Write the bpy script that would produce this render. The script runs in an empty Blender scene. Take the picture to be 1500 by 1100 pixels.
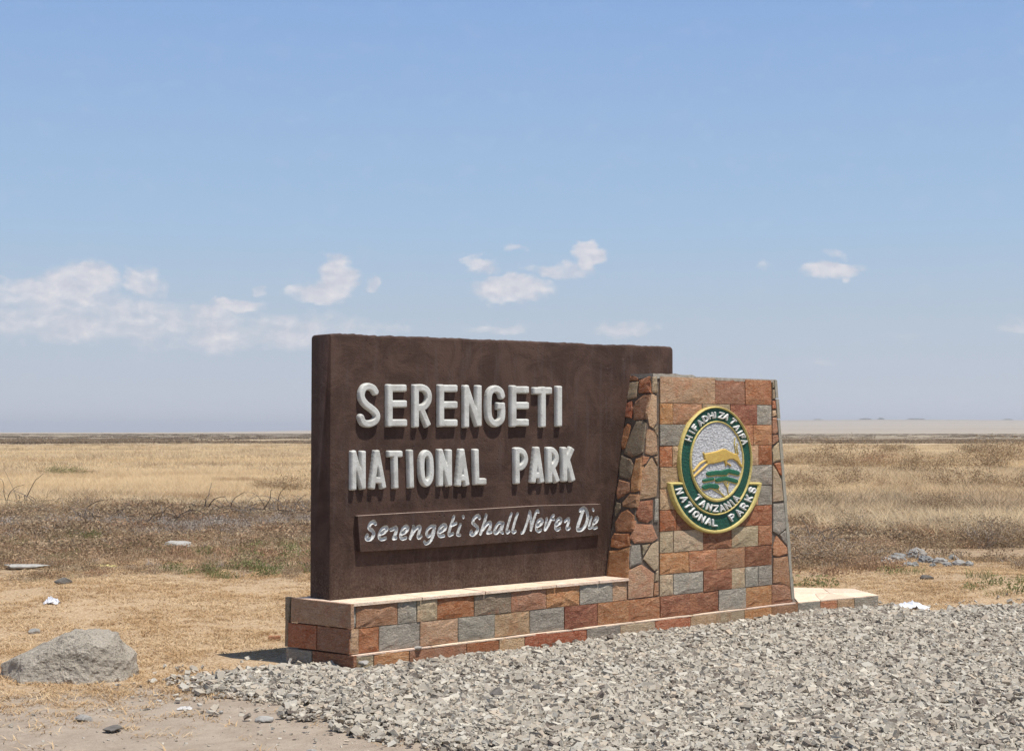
import bpy, math, random
import numpy as np
from mathutils import Vector, Matrix, noise as mnoise
random.seed(7); rng = np.random.default_rng(11)
sc = bpy.context.scene
COL = sc.collection

# ------------------------------------------------------------------ camera
F, HC, HY = 2200.0, 1.65, 633.0
PITCH = math.atan((HY-550)/F)
cam = bpy.data.cameras.new('camera'); camo = bpy.data.objects.new('camera', cam); COL.objects.link(camo)
camo.location = (0, 0, HC); camo.rotation_euler = (math.pi/2+PITCH, 0, 0)
cam.sensor_width = 36; cam.lens = 36*F/1500; cam.clip_start = 0.1; cam.clip_end = 60000
sc.camera = camo

# ------------------------------------------------------------------ light and sky
WD = np.array([.74985, .66161, 0.])            # along the sign wall, to the right and away
WN = np.array([.66161, -.74985, 0.])           # out of its front face
UP = np.array([0, 0, 1.])
sv = WN + WD*.32 + UP*2.75; sv /= np.linalg.norm(sv)
SUN_EL = math.asin(sv[2]); SUN_AZ = math.atan2(sv[0], sv[1])
sl = bpy.data.lights.new('sun', 'SUN'); sl.energy = 4.6; sl.angle = math.radians(.53); sl.color = (1, .955, .88)
so = bpy.data.objects.new('sun', sl); COL.objects.link(so); so.location = (6, -6, 30)
so.rotation_euler = Vector(sv).to_track_quat('Z', 'Y').to_euler()
vs = sc.view_settings; vs.view_transform = 'Standard'; vs.look = 'None'; vs.exposure = 0.22; vs.gamma = 1; vs.use_curve_mapping = False

def N(nt, typ, **kw):
    n = nt.nodes.new(typ)
    for k, v in kw.items():
        if k.startswith('i_'):
            key = k[2:]; n.inputs[int(key) if key.isdigit() else key].default_value = v
        else: setattr(n, k, v)
    return n
def lk(nt, a, b): nt.links.new(a, b)
def val(nt, op, a, b=None, c=None, clamp=False):
    n = nt.nodes.new('ShaderNodeMath'); n.operation = op; n.use_clamp = clamp
    for i, x in enumerate((a, b, c)):
        if x is None: continue
        if isinstance(x, (int, float)): n.inputs[i].default_value = x
        else: nt.links.new(x, n.inputs[i])
    return n.outputs[0]
def mixc(nt, f, a, b, mode='MIX'):
    n = nt.nodes.new('ShaderNodeMix'); n.data_type = 'RGBA'; n.blend_type = mode
    for s, x in ((n.inputs[0], f), (n.inputs[6], a), (n.inputs[7], b)):
        if isinstance(x, (int, float)): s.default_value = x
        elif isinstance(x, tuple): s.default_value = (*x[:3], 1)
        else: nt.links.new(x, s)
    return n.outputs[2]
def ramp(nt, f, lo, hi, smooth=True):
    n = nt.nodes.new('ShaderNodeMapRange'); n.interpolation_type = 'SMOOTHSTEP' if smooth else 'LINEAR'
    nt.links.new(f, n.inputs[0]); n.inputs[1].default_value = lo; n.inputs[2].default_value = hi
    return n.outputs[0]
def noise(nt, vec, scale, detail=4, rough=.55, dist=0):
    n = nt.nodes.new('ShaderNodeTexNoise'); n.inputs['Scale'].default_value = scale; n.inputs['Detail'].default_value = detail
    n.inputs['Roughness'].default_value = rough; n.inputs['Distortion'].default_value = dist
    if vec is not None: nt.links.new(vec, n.inputs['Vector'])
    return n.outputs['Fac']
def mapping(nt, vec, scale=(1, 1, 1), loc=(0, 0, 0), rot=(0, 0, 0)):
    n = nt.nodes.new('ShaderNodeMapping'); nt.links.new(vec, n.inputs[0])
    n.inputs[1].default_value = loc; n.inputs[2].default_value = rot; n.inputs[3].default_value = scale
    return n.outputs[0]

world = bpy.data.worlds.new('World'); sc.world = world; world.use_nodes = True
wt = world.node_tree; wt.nodes.clear()
sky = N(wt, 'ShaderNodeTexSky', sky_type='NISHITA', sun_disc=False, sun_elevation=SUN_EL, sun_rotation=SUN_AZ,
        altitude=1500, air_density=1.0, dust_density=1.2, ozone_density=1.6)
tc = N(wt, 'ShaderNodeTexCoord')
sx = N(wt, 'ShaderNodeSeparateXYZ'); lk(wt, tc.outputs['Generated'], sx.inputs[0])
DX, DY, DZ = sx.outputs
el = val(wt, 'ARCSINE', DZ)                                   # radians above the horizon
az = val(wt, 'ARCTAN2', DX, DY)
hz = val(wt, 'POWER', val(wt, 'SUBTRACT', 1, ramp(wt, el, -.005, .30, False), clamp=True), 1.7)
ecr = N(wt, 'ShaderNodeValToRGB'); lk(wt, val(wt, 'DIVIDE', el, 1.2, clamp=True), ecr.inputs[0]); er_ = ecr.color_ramp.elements
er_[0].position = 0; er_[0].color = (.535, .545, .600, 1); er_[1].position = 1; er_[1].color = (.10, .19, .42, 1)
for p_, c_ in ((.03, (.455, .505, .585)), (.060, (.412, .492, .585)), (.115, (.325, .462, .640)), (.235, (.222, .358, .620)), (.5, (.14, .25, .50))):
    e2 = er_.new(p_); e2.color = (*c_, 1)
gain = N(wt, 'ShaderNodeVectorMath', operation='SCALE'); lk(wt, ecr.outputs[0], gain.inputs[0]); gain.inputs[3].default_value = 1/.085
lift = mixc(wt, val(wt, 'SUBTRACT', 1, ramp(wt, el, .30, .95), clamp=True), sky.outputs[0], gain.outputs[0])
# clouds: bearing (deg), elevation (deg), half width, half height, strength
def pix(u, v, a, b, w):
    return (math.atan((u-750)/F), math.atan((HY-v)/F), a/F, b/F, w)
puffs = [pix(120, 418, 62, 30, 1.0), pix(95, 440, 90, 26, .75), pix(215, 420, 30, 24, .8), pix(38, 432, 34, 20, .7), pix(20, 470, 170, 40, .62),
         pix(350, 446, 52, 13, .85), pix(295, 455, 36, 12, .7), pix(492, 405, 36, 26, 1.0), pix(470, 428, 52, 20, .8), pix(545, 416, 16, 12, .6), pix(382, 425, 14, 8, .55),
         pix(705, 388, 36, 14, .85), pix(748, 362, 24, 8, .6), pix(752, 425, 62, 22, .95), pix(862, 376, 26, 20, 1.0), pix(820, 394, 50, 16, .85),
         pix(728, 480, 60, 12, .5), pix(920, 482, 55, 12, .5), pix(1222, 402, 52, 15, 1.0), pix(1226, 376, 24, 8, .5), pix(1118, 390, 12, 10, .35),
         pix(320, 485, 280, 34, .58), pix(150, 472, 220, 38, .64), pix(1222, 530, 30, 10, .3), pix(1300, 498, 60, 10, .2), pix(1490, 484, 60, 12, .3),
         pix(560, 478, 60, 12, .35), pix(430, 470, 60, 14, .5)]
cx = N(wt, 'ShaderNodeCombineXYZ'); lk(wt, az, cx.inputs[0]); lk(wt, val(wt, 'MULTIPLY', el, 1.6), cx.inputs[1])
cn = noise(wt, cx.outputs[0], 44, 7, .58, .2); cn2 = noise(wt, cx.outputs[0], 12, 3, .5)
acc = None
def warp(scale, det):
    n = wt.nodes.new('ShaderNodeTexNoise'); n.inputs['Scale'].default_value = scale; n.inputs['Detail'].default_value = det; n.inputs['Roughness'].default_value = .6
    lk(wt, cx.outputs[0], n.inputs['Vector']); s_ = N(wt, 'ShaderNodeSeparateColor'); lk(wt, n.outputs['Color'], s_.inputs[0]); return s_.outputs
w1, w2 = warp(26, 3), warp(90, 4)
def warped(x, i, k1_, k2_): return val(wt, 'MULTIPLY_ADD', val(wt, 'SUBTRACT', w2[i], .5), k2_, val(wt, 'MULTIPLY_ADD', val(wt, 'SUBTRACT', w1[i], .5), k1_, x))
azw, elw = warped(az, 0, .034, .012), warped(el, 1, .020, .010)
for (a, e, wa, we, st) in puffs:
    p = val(wt, 'DIVIDE', val(wt, 'SUBTRACT', azw, a), wa); q = val(wt, 'DIVIDE', val(wt, 'SUBTRACT', elw, e), we)
    # flatter underside: squeeze below the middle
    r2 = val(wt, 'ADD', val(wt, 'MULTIPLY', p, p), val(wt, 'MULTIPLY', q, q))
    m = val(wt, 'MULTIPLY', val(wt, 'SUBTRACT', 1.25, r2, clamp=True), st)
    acc = m if acc is None else val(wt, 'SMOOTH_MAX', acc, m, .12)
# the same low fair-weather band carries on all round
band = val(wt, 'MULTIPLY', ramp(wt, cn2, .56, .70), val(wt, 'MULTIPLY', ramp(wt, el, .03, .075), val(wt, 'SUBTRACT', 1, ramp(wt, el, .10, .16))))
outside = val(wt, 'SUBTRACT', 1, val(wt, 'LESS_THAN', val(wt, 'ABSOLUTE', az), .35))
acc = val(wt, 'MAXIMUM', acc, val(wt, 'MULTIPLY', val(wt, 'MULTIPLY', band, outside), .8))
dens = val(wt, 'ADD', acc, val(wt, 'MULTIPLY', val(wt, 'SUBTRACT', cn, .5), 1.5))
cm = val(wt, 'MULTIPLY', ramp(wt, dens, .05, 1.0), ramp(wt, acc, .0, .30))
cb = noise(wt, mapping(wt, cx.outputs[0], loc=(.003, -.006, 0)), 44, 7, .58, .2)
shade = val(wt, 'MULTIPLY_ADD', val(wt, 'SUBTRACT', cn, cb), 3.0, .45, clamp=True)
cc = mixc(wt, shade, (6.1, 6.2, 7.0), (8.4, 8.1, 8.3))
fin = mixc(wt, val(wt, 'MULTIPLY', cm, .86), lift, cc)
bg = N(wt, 'ShaderNodeBackground'); bg.inputs[1].default_value = .085; lk(wt, fin, bg.inputs[0])
wo = N(wt, 'ShaderNodeOutputWorld'); lk(wt, bg.outputs[0], wo.inputs[0])

# ------------------------------------------------------------------ measuring: photo pixel -> point on a plane of the place
CAM = np.array([0, 0, HC])
def rays(u, v):
    u = np.asarray(u, float); v = np.asarray(v, float)
    x = (u-750)/F; z = -(v-550)/F; c, s = math.cos(PITCH), math.sin(PITCH)
    return np.stack([x, c-z*s, s+z*c], -1)
def onplane(u, v, P0, n):
    r = rays(u, v); t = ((P0-CAM)@n)/(r@n)
    return CAM + r*t[..., None]
def G(u, v, z=0.): return onplane(u, v, np.array([0, 0, z]), UP)
A0 = G(516, 960, .1); A0 = np.array([A0[0], A0[1], 0.])
def wall(s, o, z): return A0 + WD*s + WN*o + UP*z
def fpt(u, v, o): return onplane(u, v, A0+WN*o, WN)           # front-parallel plane at offset o
def fs(u, v, o):
    p = fpt(u, v, o); return float((p-A0)@WD), float(p[2])

# ------------------------------------------------------------------ objects
def tag(o, label=None, cat=None, group=None, kind=None):
    if label: o['label'] = label
    if cat: o['category'] = cat
    if group: o['group'] = group
    if kind: o['kind'] = kind
    return o
def empty(name, loc=(0, 0, 0)):
    o = bpy.data.objects.new(name, None); COL.objects.link(o); o.location = Vector([float(a) for a in loc]); o.empty_display_size = .2
    return o
def meshdata(name, v, f, mats=(), smooth=False):
    me = bpy.data.meshes.new(name)
    if isinstance(f, np.ndarray):
        v = np.asarray(v, np.float32); k = f.shape[1]
        me.vertices.add(len(v)); me.vertices.foreach_set('co', v.ravel())
        me.loops.add(f.size); me.loops.foreach_set('vertex_index', f.astype(np.int32).ravel())
        me.polygons.add(len(f)); me.polygons.foreach_set('loop_start', np.arange(0, f.size, k, dtype=np.int32))
        me.polygons.foreach_set('loop_total', np.full(len(f), k, dtype=np.int32)) if False else None
        me.update(calc_edges=True)
    else:
        me.from_pydata([tuple(map(float, p)) for p in v], [], f); me.update()
    for m in mats: me.materials.append(m)
    me.polygons.foreach_set('use_smooth', np.full(len(me.polygons), bool(smooth)))
    return me
def link(name, me, parent=None):
    o = bpy.data.objects.new(name, me); COL.objects.link(o)
    if parent is not None: adopt(o, parent)
    return o
def origin(o):
    w = Vector((0, 0, 0)); p = o
    while p is not None: w += p.location; p = p.parent
    return w
def adopt(o, parent):                                          # meshes are given in world coordinates: shift to the parent's frame
    o.parent = parent; o.location = o.location - origin(parent)
def obj(name, v, f, mat, parent=None, smooth=False):
    return link(name, meshdata(name, v, f, [mat], smooth), parent)

# ------------------------------------------------------------------ materials
def newmat(name):
    m = bpy.data.materials.new(name); m.use_nodes = True; nt = m.node_tree; nt.nodes.clear()
    out = N(nt, 'ShaderNodeOutputMaterial'); return m, nt, out
def pos(nt): return N(nt, 'ShaderNodeNewGeometry').outputs['Position']
def rnd(nt): return N(nt, 'ShaderNodeObjectInfo').outputs['Random']
def princ(nt, out, col, rough=.85, bumps=(), spec=.3):
    p = N(nt, 'ShaderNodeBsdfPrincipled'); p.inputs['Specular IOR Level'].default_value = spec
    if isinstance(rough, float): p.inputs['Roughness'].default_value = rough
    else: lk(nt, rough, p.inputs['Roughness'])
    if isinstance(col, tuple): p.inputs['Base Color'].default_value = (*col, 1)
    else: lk(nt, col, p.inputs['Base Color'])
    prev = None
    for h, dist in bumps:
        b = N(nt, 'ShaderNodeBump'); b.inputs['Strength'].default_value = 1; b.inputs['Distance'].default_value = dist; lk(nt, h, b.inputs['Height'])
        if prev is not None: lk(nt, prev, b.inputs['Normal'])
        prev = b.outputs[0]
    if prev is not None: lk(nt, prev, p.inputs['Normal'])
    lk(nt, p.outputs[0], out.inputs[0]); return p
def rnd_pos(nt):                                               # position shifted per object so no two stones match
    g = pos(nt); r = rnd(nt)
    v = N(nt, 'ShaderNodeVectorMath', operation='SCALE'); v.inputs[0].default_value = (37, 53, 71); lk(nt, r, v.inputs[3])
    a = N(nt, 'ShaderNodeVectorMath', operation='ADD'); lk(nt, g, a.inputs[0]); lk(nt, v.outputs[0], a.inputs[1])
    return a.outputs[0]
def stone_mat(name, c1, c2, c3, relief=.026, fine=34, rust=.5):
    m, nt, out = newmat(name); p = rnd_pos(nt)
    st = mapping(nt, p, scale=(1.0, 1.0, 2.6), rot=(.5, .4, .3))
    n1 = noise(nt, st, 8.5, 6, .68, 1.2); n4 = noise(nt, p, 6.5, 4, .6, .8); n2 = noise(nt, st, fine, 6, .7, .8); n3 = noise(nt, p, 90, 3, .6)
    col = mixc(nt, ramp(nt, n1, .38, .62), c1, c2)
    col = mixc(nt, ramp(nt, n2, .50, .72), col, c3)
    col = mixc(nt, val(nt, 'MULTIPLY', ramp(nt, n4, .52, .64), rust), col, (.46, .24, .14))
    col = mixc(nt, val(nt, 'MULTIPLY', ramp(nt, n3, .50, .72), .5), col, tuple(x*.45 for x in c1))
    r = rnd(nt); w = N(nt, 'ShaderNodeHueSaturation'); lk(nt, val(nt, 'MULTIPLY_ADD', val(nt, 'FRACT', val(nt, 'MULTIPLY', r, 7.3)), .36, 1.04), w.inputs['Value'])
    lk(nt, val(nt, 'MULTIPLY_ADD', r, .016, .487), w.inputs['Hue']); w.inputs['Saturation'].default_value = 1.07; lk(nt, col, w.inputs['Color'])
    princ(nt, out, w.outputs[0], .82, [(n1, relief), (n2, relief*.8), (n3, .004)], .08)
    return m
ST = {
 'o': stone_mat('orange_stone', (.40, .20, .10), (.50, .30, .17), (.56, .40, .27)),
 'r': stone_mat('red_stone', (.36, .145, .075), (.45, .23, .135), (.52, .35, .25)),
 'd': stone_mat('dark_red_stone', (.24, .11, .07), (.33, .175, .11), (.42, .28, .20)),
 'b': stone_mat('brown_stone', (.35, .195, .115), (.42, .26, .17), (.50, .36, .26)),
 't': stone_mat('tan_stone', (.46, .31, .19), (.53, .38, .25), (.60, .47, .34)),
 'e': stone_mat('beige_stone', (.48, .385, .26), (.42, .335, .225), (.60, .51, .375), .028, 34, .3),
 'g': stone_mat('grey_stone', (.42, .375, .305), (.30, .275, .23), (.58, .53, .45), .03, 34, .12),
 'k': stone_mat('olive_stone', (.25, .20, .14), (.31, .25, .18), (.38, .34, .26)),
 'c': stone_mat('cream_stone', (.56, .44, .33), (.62, .50, .39), (.66, .57, .47), .006, 14, .1)}
def simple_mat(name, c, c2=None, sc_=20, relief=.003, rough=.85, spec=.3):
    m, nt, out = newmat(name); g = pos(nt); n1 = noise(nt, g, sc_, 5, .65)
    princ(nt, out, mixc(nt, ramp(nt, n1, .35, .65), c, c2 or tuple(x*.8 for x in c)), rough, [(n1, relief)], spec)
    return m
M = {}
M['mortar'] = simple_mat('dark_mortar', (.17, .13, .10), (.11, .085, .065), 40, .006)
M['cement'] = simple_mat('pale_cement', (.42, .38, .32), (.30, .27, .22), 30, .006)
M['edge'] = simple_mat('grey_edge_stone', (.36, .33, .27), (.28, .26, .21), 22, .004)
# painted brown render: streaks, chips, trowel marks
m, nt, out = newmat('brown_painted_render'); g = pos(nt)
big = noise(nt, g, 3.4, 6, .68, .8); vst = noise(nt, mapping(nt, g, scale=(6, 6, .8)), 3.0, 5, .65); hst = noise(nt, mapping(nt, g, scale=(1, 1, 9)), 2.5, 4, .6)
fin_ = noise(nt, g, 60, 4, .7); vo = N(nt, 'ShaderNodeTexVoronoi', feature='F1'); vo.inputs['Scale'].default_value = 24; lk(nt, g, vo.inputs['Vector'])
pits = val(nt, 'MULTIPLY', val(nt, 'SUBTRACT', 1, ramp(nt, vo.outputs['Distance'], .05, .17)), ramp(nt, noise(nt, g, 2.6, 2), .50, .62))
col = mixc(nt, ramp(nt, big, .35, .65), (.056, .034, .027), (.092, .056, .044))
col = mixc(nt, val(nt, 'MULTIPLY', ramp(nt, vst, .50, .72), .50), col, (.092, .068, .061))
col = mixc(nt, val(nt, 'MULTIPLY', ramp(nt, hst, .55, .75), .15), col, (.04, .027, .023))
col = mixc(nt, val(nt, 'MULTIPLY', ramp(nt, noise(nt, g, 14, 6, .7), .66, .72), .5), col, (.15, .115, .098))
col = mixc(nt, val(nt, 'MULTIPLY', pits, .5), col, (.055, .035, .03))
szp = N(nt, 'ShaderNodeSeparateXYZ'); lk(nt, g, szp.inputs[0])
splash = val(nt, 'MULTIPLY', val(nt, 'SUBTRACT', 1, ramp(nt, val(nt, 'ADD', szp.outputs[2], val(nt, 'MULTIPLY', vst, -.5)), .22, .55)), ramp(nt, fin_, .38, .68))
col = mixc(nt, val(nt, 'MULTIPLY', splash, .35), col, (.24, .18, .13))
scr = noise(nt, mapping(nt, g, scale=(1, 1, 5), rot=(.2, .3, 0)), 26, 3, .7, 2.0)
col = mixc(nt, val(nt, 'MULTIPLY', ramp(nt, scr, .66, .74), .4), col, (.16, .125, .105))
princ(nt, out, col, .62, [(big, .010), (fin_, .004), (val(nt, 'SUBTRACT', 1, pits), .007), (hst, .0012)], .08); M['paint'] = m
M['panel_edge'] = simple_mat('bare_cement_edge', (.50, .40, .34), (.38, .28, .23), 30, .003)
# white letter paint with dirt
m, nt, out = newmat('white_letter_paint'); g = pos(nt); a = noise(nt, g, 9, 5, .6); b = noise(nt, g, 70, 4, .7)
col = mixc(nt, ramp(nt, a, .42, .70), (.60, .60, .565), (.45, .44, .405)); col = mixc(nt, val(nt, 'MULTIPLY', ramp(nt, b, .60, .70), .6), col, (.30, .25, .20))
princ(nt, out, col, .5, [(a, .004), (b, .0016)], .4); M['white'] = m
m, nt, out = newmat('grey_engraved_paint'); g = pos(nt); a = noise(nt, g, 30, 5, .7); b = noise(nt, g, 90, 4, .7)
col = mixc(nt, ramp(nt, a, .40, .66), (.62, .63, .62), (.36, .35, .33)); princ(nt, out, col, .5, [(b, .004), (a, .004)], .4); M['silver'] = m
M['yellow'] = simple_mat('yellow_emblem_paint', (.60, .50, .18), (.50, .39, .13), 30, .003, .5)
M['amber'] = simple_mat('amber_antelope_paint', (.60, .42, .11), (.54, .35, .09), 30, .004, .5)
M['green'] = simple_mat('green_emblem_paint', (.018, .105, .068), (.010, .060, .045), 60, .012, .45)
M['leafgreen'] = simple_mat('bright_green_paint', (.020, .135, .070), (.015, .10, .06), 40, .004, .45)
m, nt, out = newmat('white_stucco'); g = pos(nt); a = noise(nt, mapping(nt, g, scale=(1, 1, 1.6)), 42, 5, .6, .6)
princ(nt, out, mixc(nt, ramp(nt, a, .35, .6), (.42, .42, .43), (.66, .66, .67)), .7, [(a, .02)]); M['stucco'] = m
M['glyph'] = simple_mat('white_emblem_paint', (.70, .69, .66), (.58, .57, .54), 40, .002, .5)

# ------------------------------------------------------------------ relief surfaces from outline distance
def seg_sd(X, Y, x0, y0, x1, y1, r, box=False, rnd_=1.8):
    dx, dy = x1-x0, y1-y0; L = math.hypot(dx, dy) or 1e-6; ux, uy = dx/L, dy/L
    a = (X-x0)*ux+(Y-y0)*uy; b = -(X-x0)*uy+(Y-y0)*ux
    if box:
        qx = np.abs(a-L/2)-(L/2-rnd_); qy = np.abs(b)-(r-rnd_)
        return np.hypot(np.maximum(qx, 0), np.maximum(qy, 0))+np.minimum(np.maximum(qx, qy), 0)-rnd_
    a = np.clip(a, 0, L); return np.hypot(X-x0-a*ux, Y-y0-a*uy)-r
def poly_sd(X, Y, P):
    d = np.full(X.shape, 1e9); ins = np.zeros(X.shape, bool); n = len(P)
    for i in range(n):
        (x0, y0), (x1, y1) = P[i], P[(i+1) % n]
        d = np.minimum(d, seg_sd(X, Y, x0, y0, x1, y1, 0))
        if y0 != y1:
            c = ((y0 > Y) != (y1 > Y)) & (X < (x1-x0)*(Y-y0)/(y1-y0)+x0); ins ^= c
    return np.where(ins, -d, d)
def ell_sd(X, Y, cx_, cy_, a, b):
    p, q = (X-cx_)/a, (Y-cy_)/b; k = np.sqrt(p*p+q*q)+1e-9
    return (k-1)/(np.hypot(p/a, q/b)/k+1e-9)
def relief(name, sdf, box, step, o_base, o_top, prof, mat, parent, rough=.0, skirt=True, tilt=0.):
    """raised shape: sdf in photo pixels, mapped on the wall plane; o_base/o_top are offsets from the wall's front line"""
    x0, y0, x1, y1 = box
    gx = np.arange(x0-step, x1+2*step, step); gy = np.arange(y0-step, y1+2*step, step)
    X, Y = np.meshgrid(gx, gy); D = sdf(X, Y); gyv, gxv = np.gradient(D, step)
    Dc = (D[:-1, :-1]+D[1:, :-1]+D[:-1, 1:]+D[1:, 1:])/4; inc = Dc < 0
    if not inc.any(): return None
    cnt = np.zeros(D.shape, int)
    for a in (0, 1):
        for b in (0, 1): cnt[a:a+inc.shape[0], b:b+inc.shape[1]] += inc
    edge = (cnt > 0) & (cnt < 4); gm = np.hypot(gxv, gyv)+1e-6
    mv = np.clip(D, -.75*step, .75*step)*edge
    X = X-mv*gxv/gm; Y = Y-mv*gyv/gm; D2 = np.where(edge, 0, np.minimum(D, 0))
    t = np.clip(-D2/prof, 0, 1); h = np.sqrt(np.maximum(1-(1-t)**2, 0))
    O = o_base*.0+o_top-(o_top-o_base)*(1-h)*.55
    if rough:
        O = O+rough*(rng.random(O.shape)-.5)*(h > .2)
    P = np.empty(X.shape+(3,)); r = rays(X, Y)
    tt = (((A0-CAM)@WN)+o_top)/(r@WN); P = CAM+r*tt[..., None]; P = P+(O-o_top)[..., None]*WN
    idx = -np.ones(D.shape, int); used = cnt > 0; idx[used] = np.arange(used.sum()); V = P[used]
    ii, jj = np.nonzero(inc)
    quads = np.stack([idx[ii, jj], idx[ii+1, jj], idx[ii+1, jj+1], idx[ii, jj+1]], 1)
    if skirt:
        e = {}
        for q in quads.tolist():
            for k in range(4):
                a, b = q[k], q[(k+1) % 4]
                if (b, a) in e: del e[(b, a)]
                else: e[(a, b)] = 1
        bv = sorted({v for ab in e for v in ab}); mp = {v: len(V)+i for i, v in enumerate(bv)}
        low = V[bv]; off = (low-A0)@WN; low = low+(o_base-off)[:, None]*WN
        V = np.concatenate([V, low]); sk = [(b, a, mp[a], mp[b]) for a, b in e]
        quads = np.concatenate([quads, np.array(sk)])
    return link(name, meshdata(name, V, quads, [mat], True), parent)
KX = 1.3                                                       # foreshortening: strokes are as thick across as up on the wall
def smooth_line(P, k=4):
    out_ = []
    for i in range(len(P)-1):
        p0, p1, p2, p3 = P[max(i-1, 0)], P[i], P[i+1], P[min(i+2, len(P)-1)]
        if len(P) > 4 and P[0] == P[-1]: p0 = P[i-1] if i else P[-2]; p3 = P[i+2] if i+2 < len(P) else P[1]
        for j in range(k):
            t = j/k; out_.append(tuple(.5*(2*b_+(c_-a)*t+(2*a-5*b_+4*c_-d_)*t*t+(3*b_-a-3*c_+d_)*t**3) for a, b_, c_, d_ in zip(p0, p1, p2, p3)))
    return out_+[P[-1]]
def strokes_sdf(strokes, r, box):
    strokes = [(s[0], smooth_line(list(s[1])) if s[0] == 'c' and len(s[1]) > 2 else s[1], *s[2:]) for s in strokes]
    def f(X, Y):
        d = None
        for pl in strokes:
            b, pts, rr = (pl[0] == 'b'), pl[1], (pl[2] if len(pl) > 2 else r)
            for (xa, ya), (xb, yb) in zip(pts[:-1], pts[1:]):
                s = seg_sd(X*KX, Y, xa*KX, ya, xb*KX, yb, rr, b and box)
                d = s if d is None else np.minimum(d, s)
        return d
    return f
def place(strokes, ox, oy, k): return [(s[0], [(ox+x/k, oy+y/k) for x, y in s[1]], *s[2:]) for s in strokes]
def bbox(strokes, m):
    xs = [p[0] for s in strokes for p in s[1]]; ys = [p[1] for s in strokes for p in s[1]]
    return (min(xs)-m, min(ys)-m, max(xs)+m, max(ys)+m)

# ------------------------------------------------------------------ stones and tiles: a polygon in the wall, given thickness and a broken face
def stone_mesh(name, pts, n, thick, mat, bulge=.006, ring=8, inset=.0025, seed=None, hfrac=.45):
    rr = random.Random(seed if seed is not None else random.random())
    pts = [np.array(p, float) for p in pts]; n = np.array(n, float)/np.linalg.norm(n)
    c = sum(pts)/len(pts)
    per = [np.linalg.norm(pts[i]-pts[(i+1) % len(pts)]) for i in range(len(pts))]; tot = sum(per)
    out_ = []
    for i, p in enumerate(pts):
        q = pts[(i+1) % len(pts)]; k = max(1, round(per[i]/tot*ring)) if len(pts) < ring else 1
        for j in range(k): out_.append(p+(q-p)*j/k)
    m_ = len(out_); V = []; 
    lens = [max(np.linalg.norm(p-c), 1e-4) for p in out_]
    for p, l in zip(out_, lens): V.append(p+(c-p)/l*inset-n*thick)
    for p, l in zip(out_, lens):
        V.append(p+(c-p)/l*(inset+rr.uniform(0, .002))-n*rr.uniform(.001, .004))
    for p in out_: V.append(c+(p-c)*(1-hfrac)+n*rr.uniform(-.3, 1)*bulge)
    V.append(c+n*rr.uniform(0, 1)*bulge)
    fcs = []
    e1 = out_[1]-out_[0]; ori = np.dot(np.cross(out_[1]-out_[0], c-out_[0]), n) > 0
    for i in range(m_):
        j = (i+1) % m_
        for a in ((i, j, m_+j, m_+i), (m_+i, m_+j, 2*m_+j, 2*m_+i), (2*m_+i, 2*m_+j, 3*m_)):
            fcs.append(a if ori else a[::-1])
    return meshdata(name, V, fcs, [mat])
def stone(name, pts, n, thick, key, parent, **kw):
    return link(name, stone_mesh(name, pts, n, thick, ST[key] if key in ST else M[key], **kw), parent)
def hexa(name, P8, mat, parent):                               # eight corners: bottom four then top four
    return obj(name, P8, [(3, 2, 1, 0), (4, 5, 6, 7), (0, 1, 5, 4), (1, 2, 6, 5), (2, 3, 7, 6), (3, 0, 4, 7)], mat, parent)

# ================================================================== the land
def vn(x, y, s, seed=0.): return mnoise.noise(Vector((x*s+seed, y*s-seed*.7, seed)))
mounds = [(*G(130, 868)[:2], 1.0, 2.2, .10), (*G(1470, 860)[:2], 1.4, 2.2, .12), (*G(60, 842)[:2], 1.8, 1.4, .05)]
def gz(x, y):
    r = math.hypot(x, y); z = 0.
    near = min(1, max(0, (r-3)/8)); z += .012*vn(x, y, 1.3, 3)+.004*vn(x, y, 5, 9)
    if r > 15: z += min(1, (r-15)/12)*(.05*vn(x, y, .35, 5)+.03*vn(x, y, 1.2, 8))
    if r > 60: z += min(1, (r-60)/200)*.35*vn(x, y, .018, 2)
    for (mx, my, ax, ay, h) in mounds:
        d = ((x-mx)/ax)**2+((y-my)/ay)**2
        if d < 4: z += h*math.exp(-d*1.6)
    if r > 400 and y > 0: z -= .25*min(1, (r-400)/1500)
    return z-.02
def far_z(x, y, r):
    if r < 3000: return 0.
    px = 750+F*x/max(y, 1) if y > 0 else (2000 if x > 0 else -2000)
    a = min(1, max(0, (px-200)/950)); a = a*a*(3-2*a)
    t = min(1, max(0, (r-3500)/8500)); t = t*t*(3-2*t)
    return t*a*(92+3*math.sin(px*.011))
rad = [0.]; r_ = 1.2
while r_ < 26000: rad.append(r_); r_ *= 1.022 if r_ < 60 else 1.05
rad.append(26000.)
ang = []
a_ = -math.pi
while a_ < math.pi-1e-6:
    ang.append(a_); a_ += math.radians(.35) if -.62 < a_ < .62 else math.radians(4)
nA = len(ang); V = [(0, 0, gz(0, 0))]; Fc = []
for r_ in rad[1:]:
    for a_ in ang:
        x, y = r_*math.sin(a_), r_*math.cos(a_); V.append((x, y, gz(x, y)+far_z(x, y, r_)))
for i in range(len(rad)-1):
    for j in range(nA):
        k = (j+1) % nA
        if i == 0: Fc.append((0, 1+k, 1+j))
        else: Fc.append((1+(i-1)*nA+j, 1+(i-1)*nA+k, 1+i*nA+k, 1+i*nA+j))
m, nt, out = newmat('dry_plain_soil_and_turf'); g = pos(nt)
sp = N(nt, 'ShaderNodeSeparateXYZ'); lk(nt, g, sp.inputs[0]); vl = N(nt, 'ShaderNodeVectorMath', operation='LENGTH'); lk(nt, g, vl.inputs[0]); dist = vl.outputs['Value']
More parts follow.
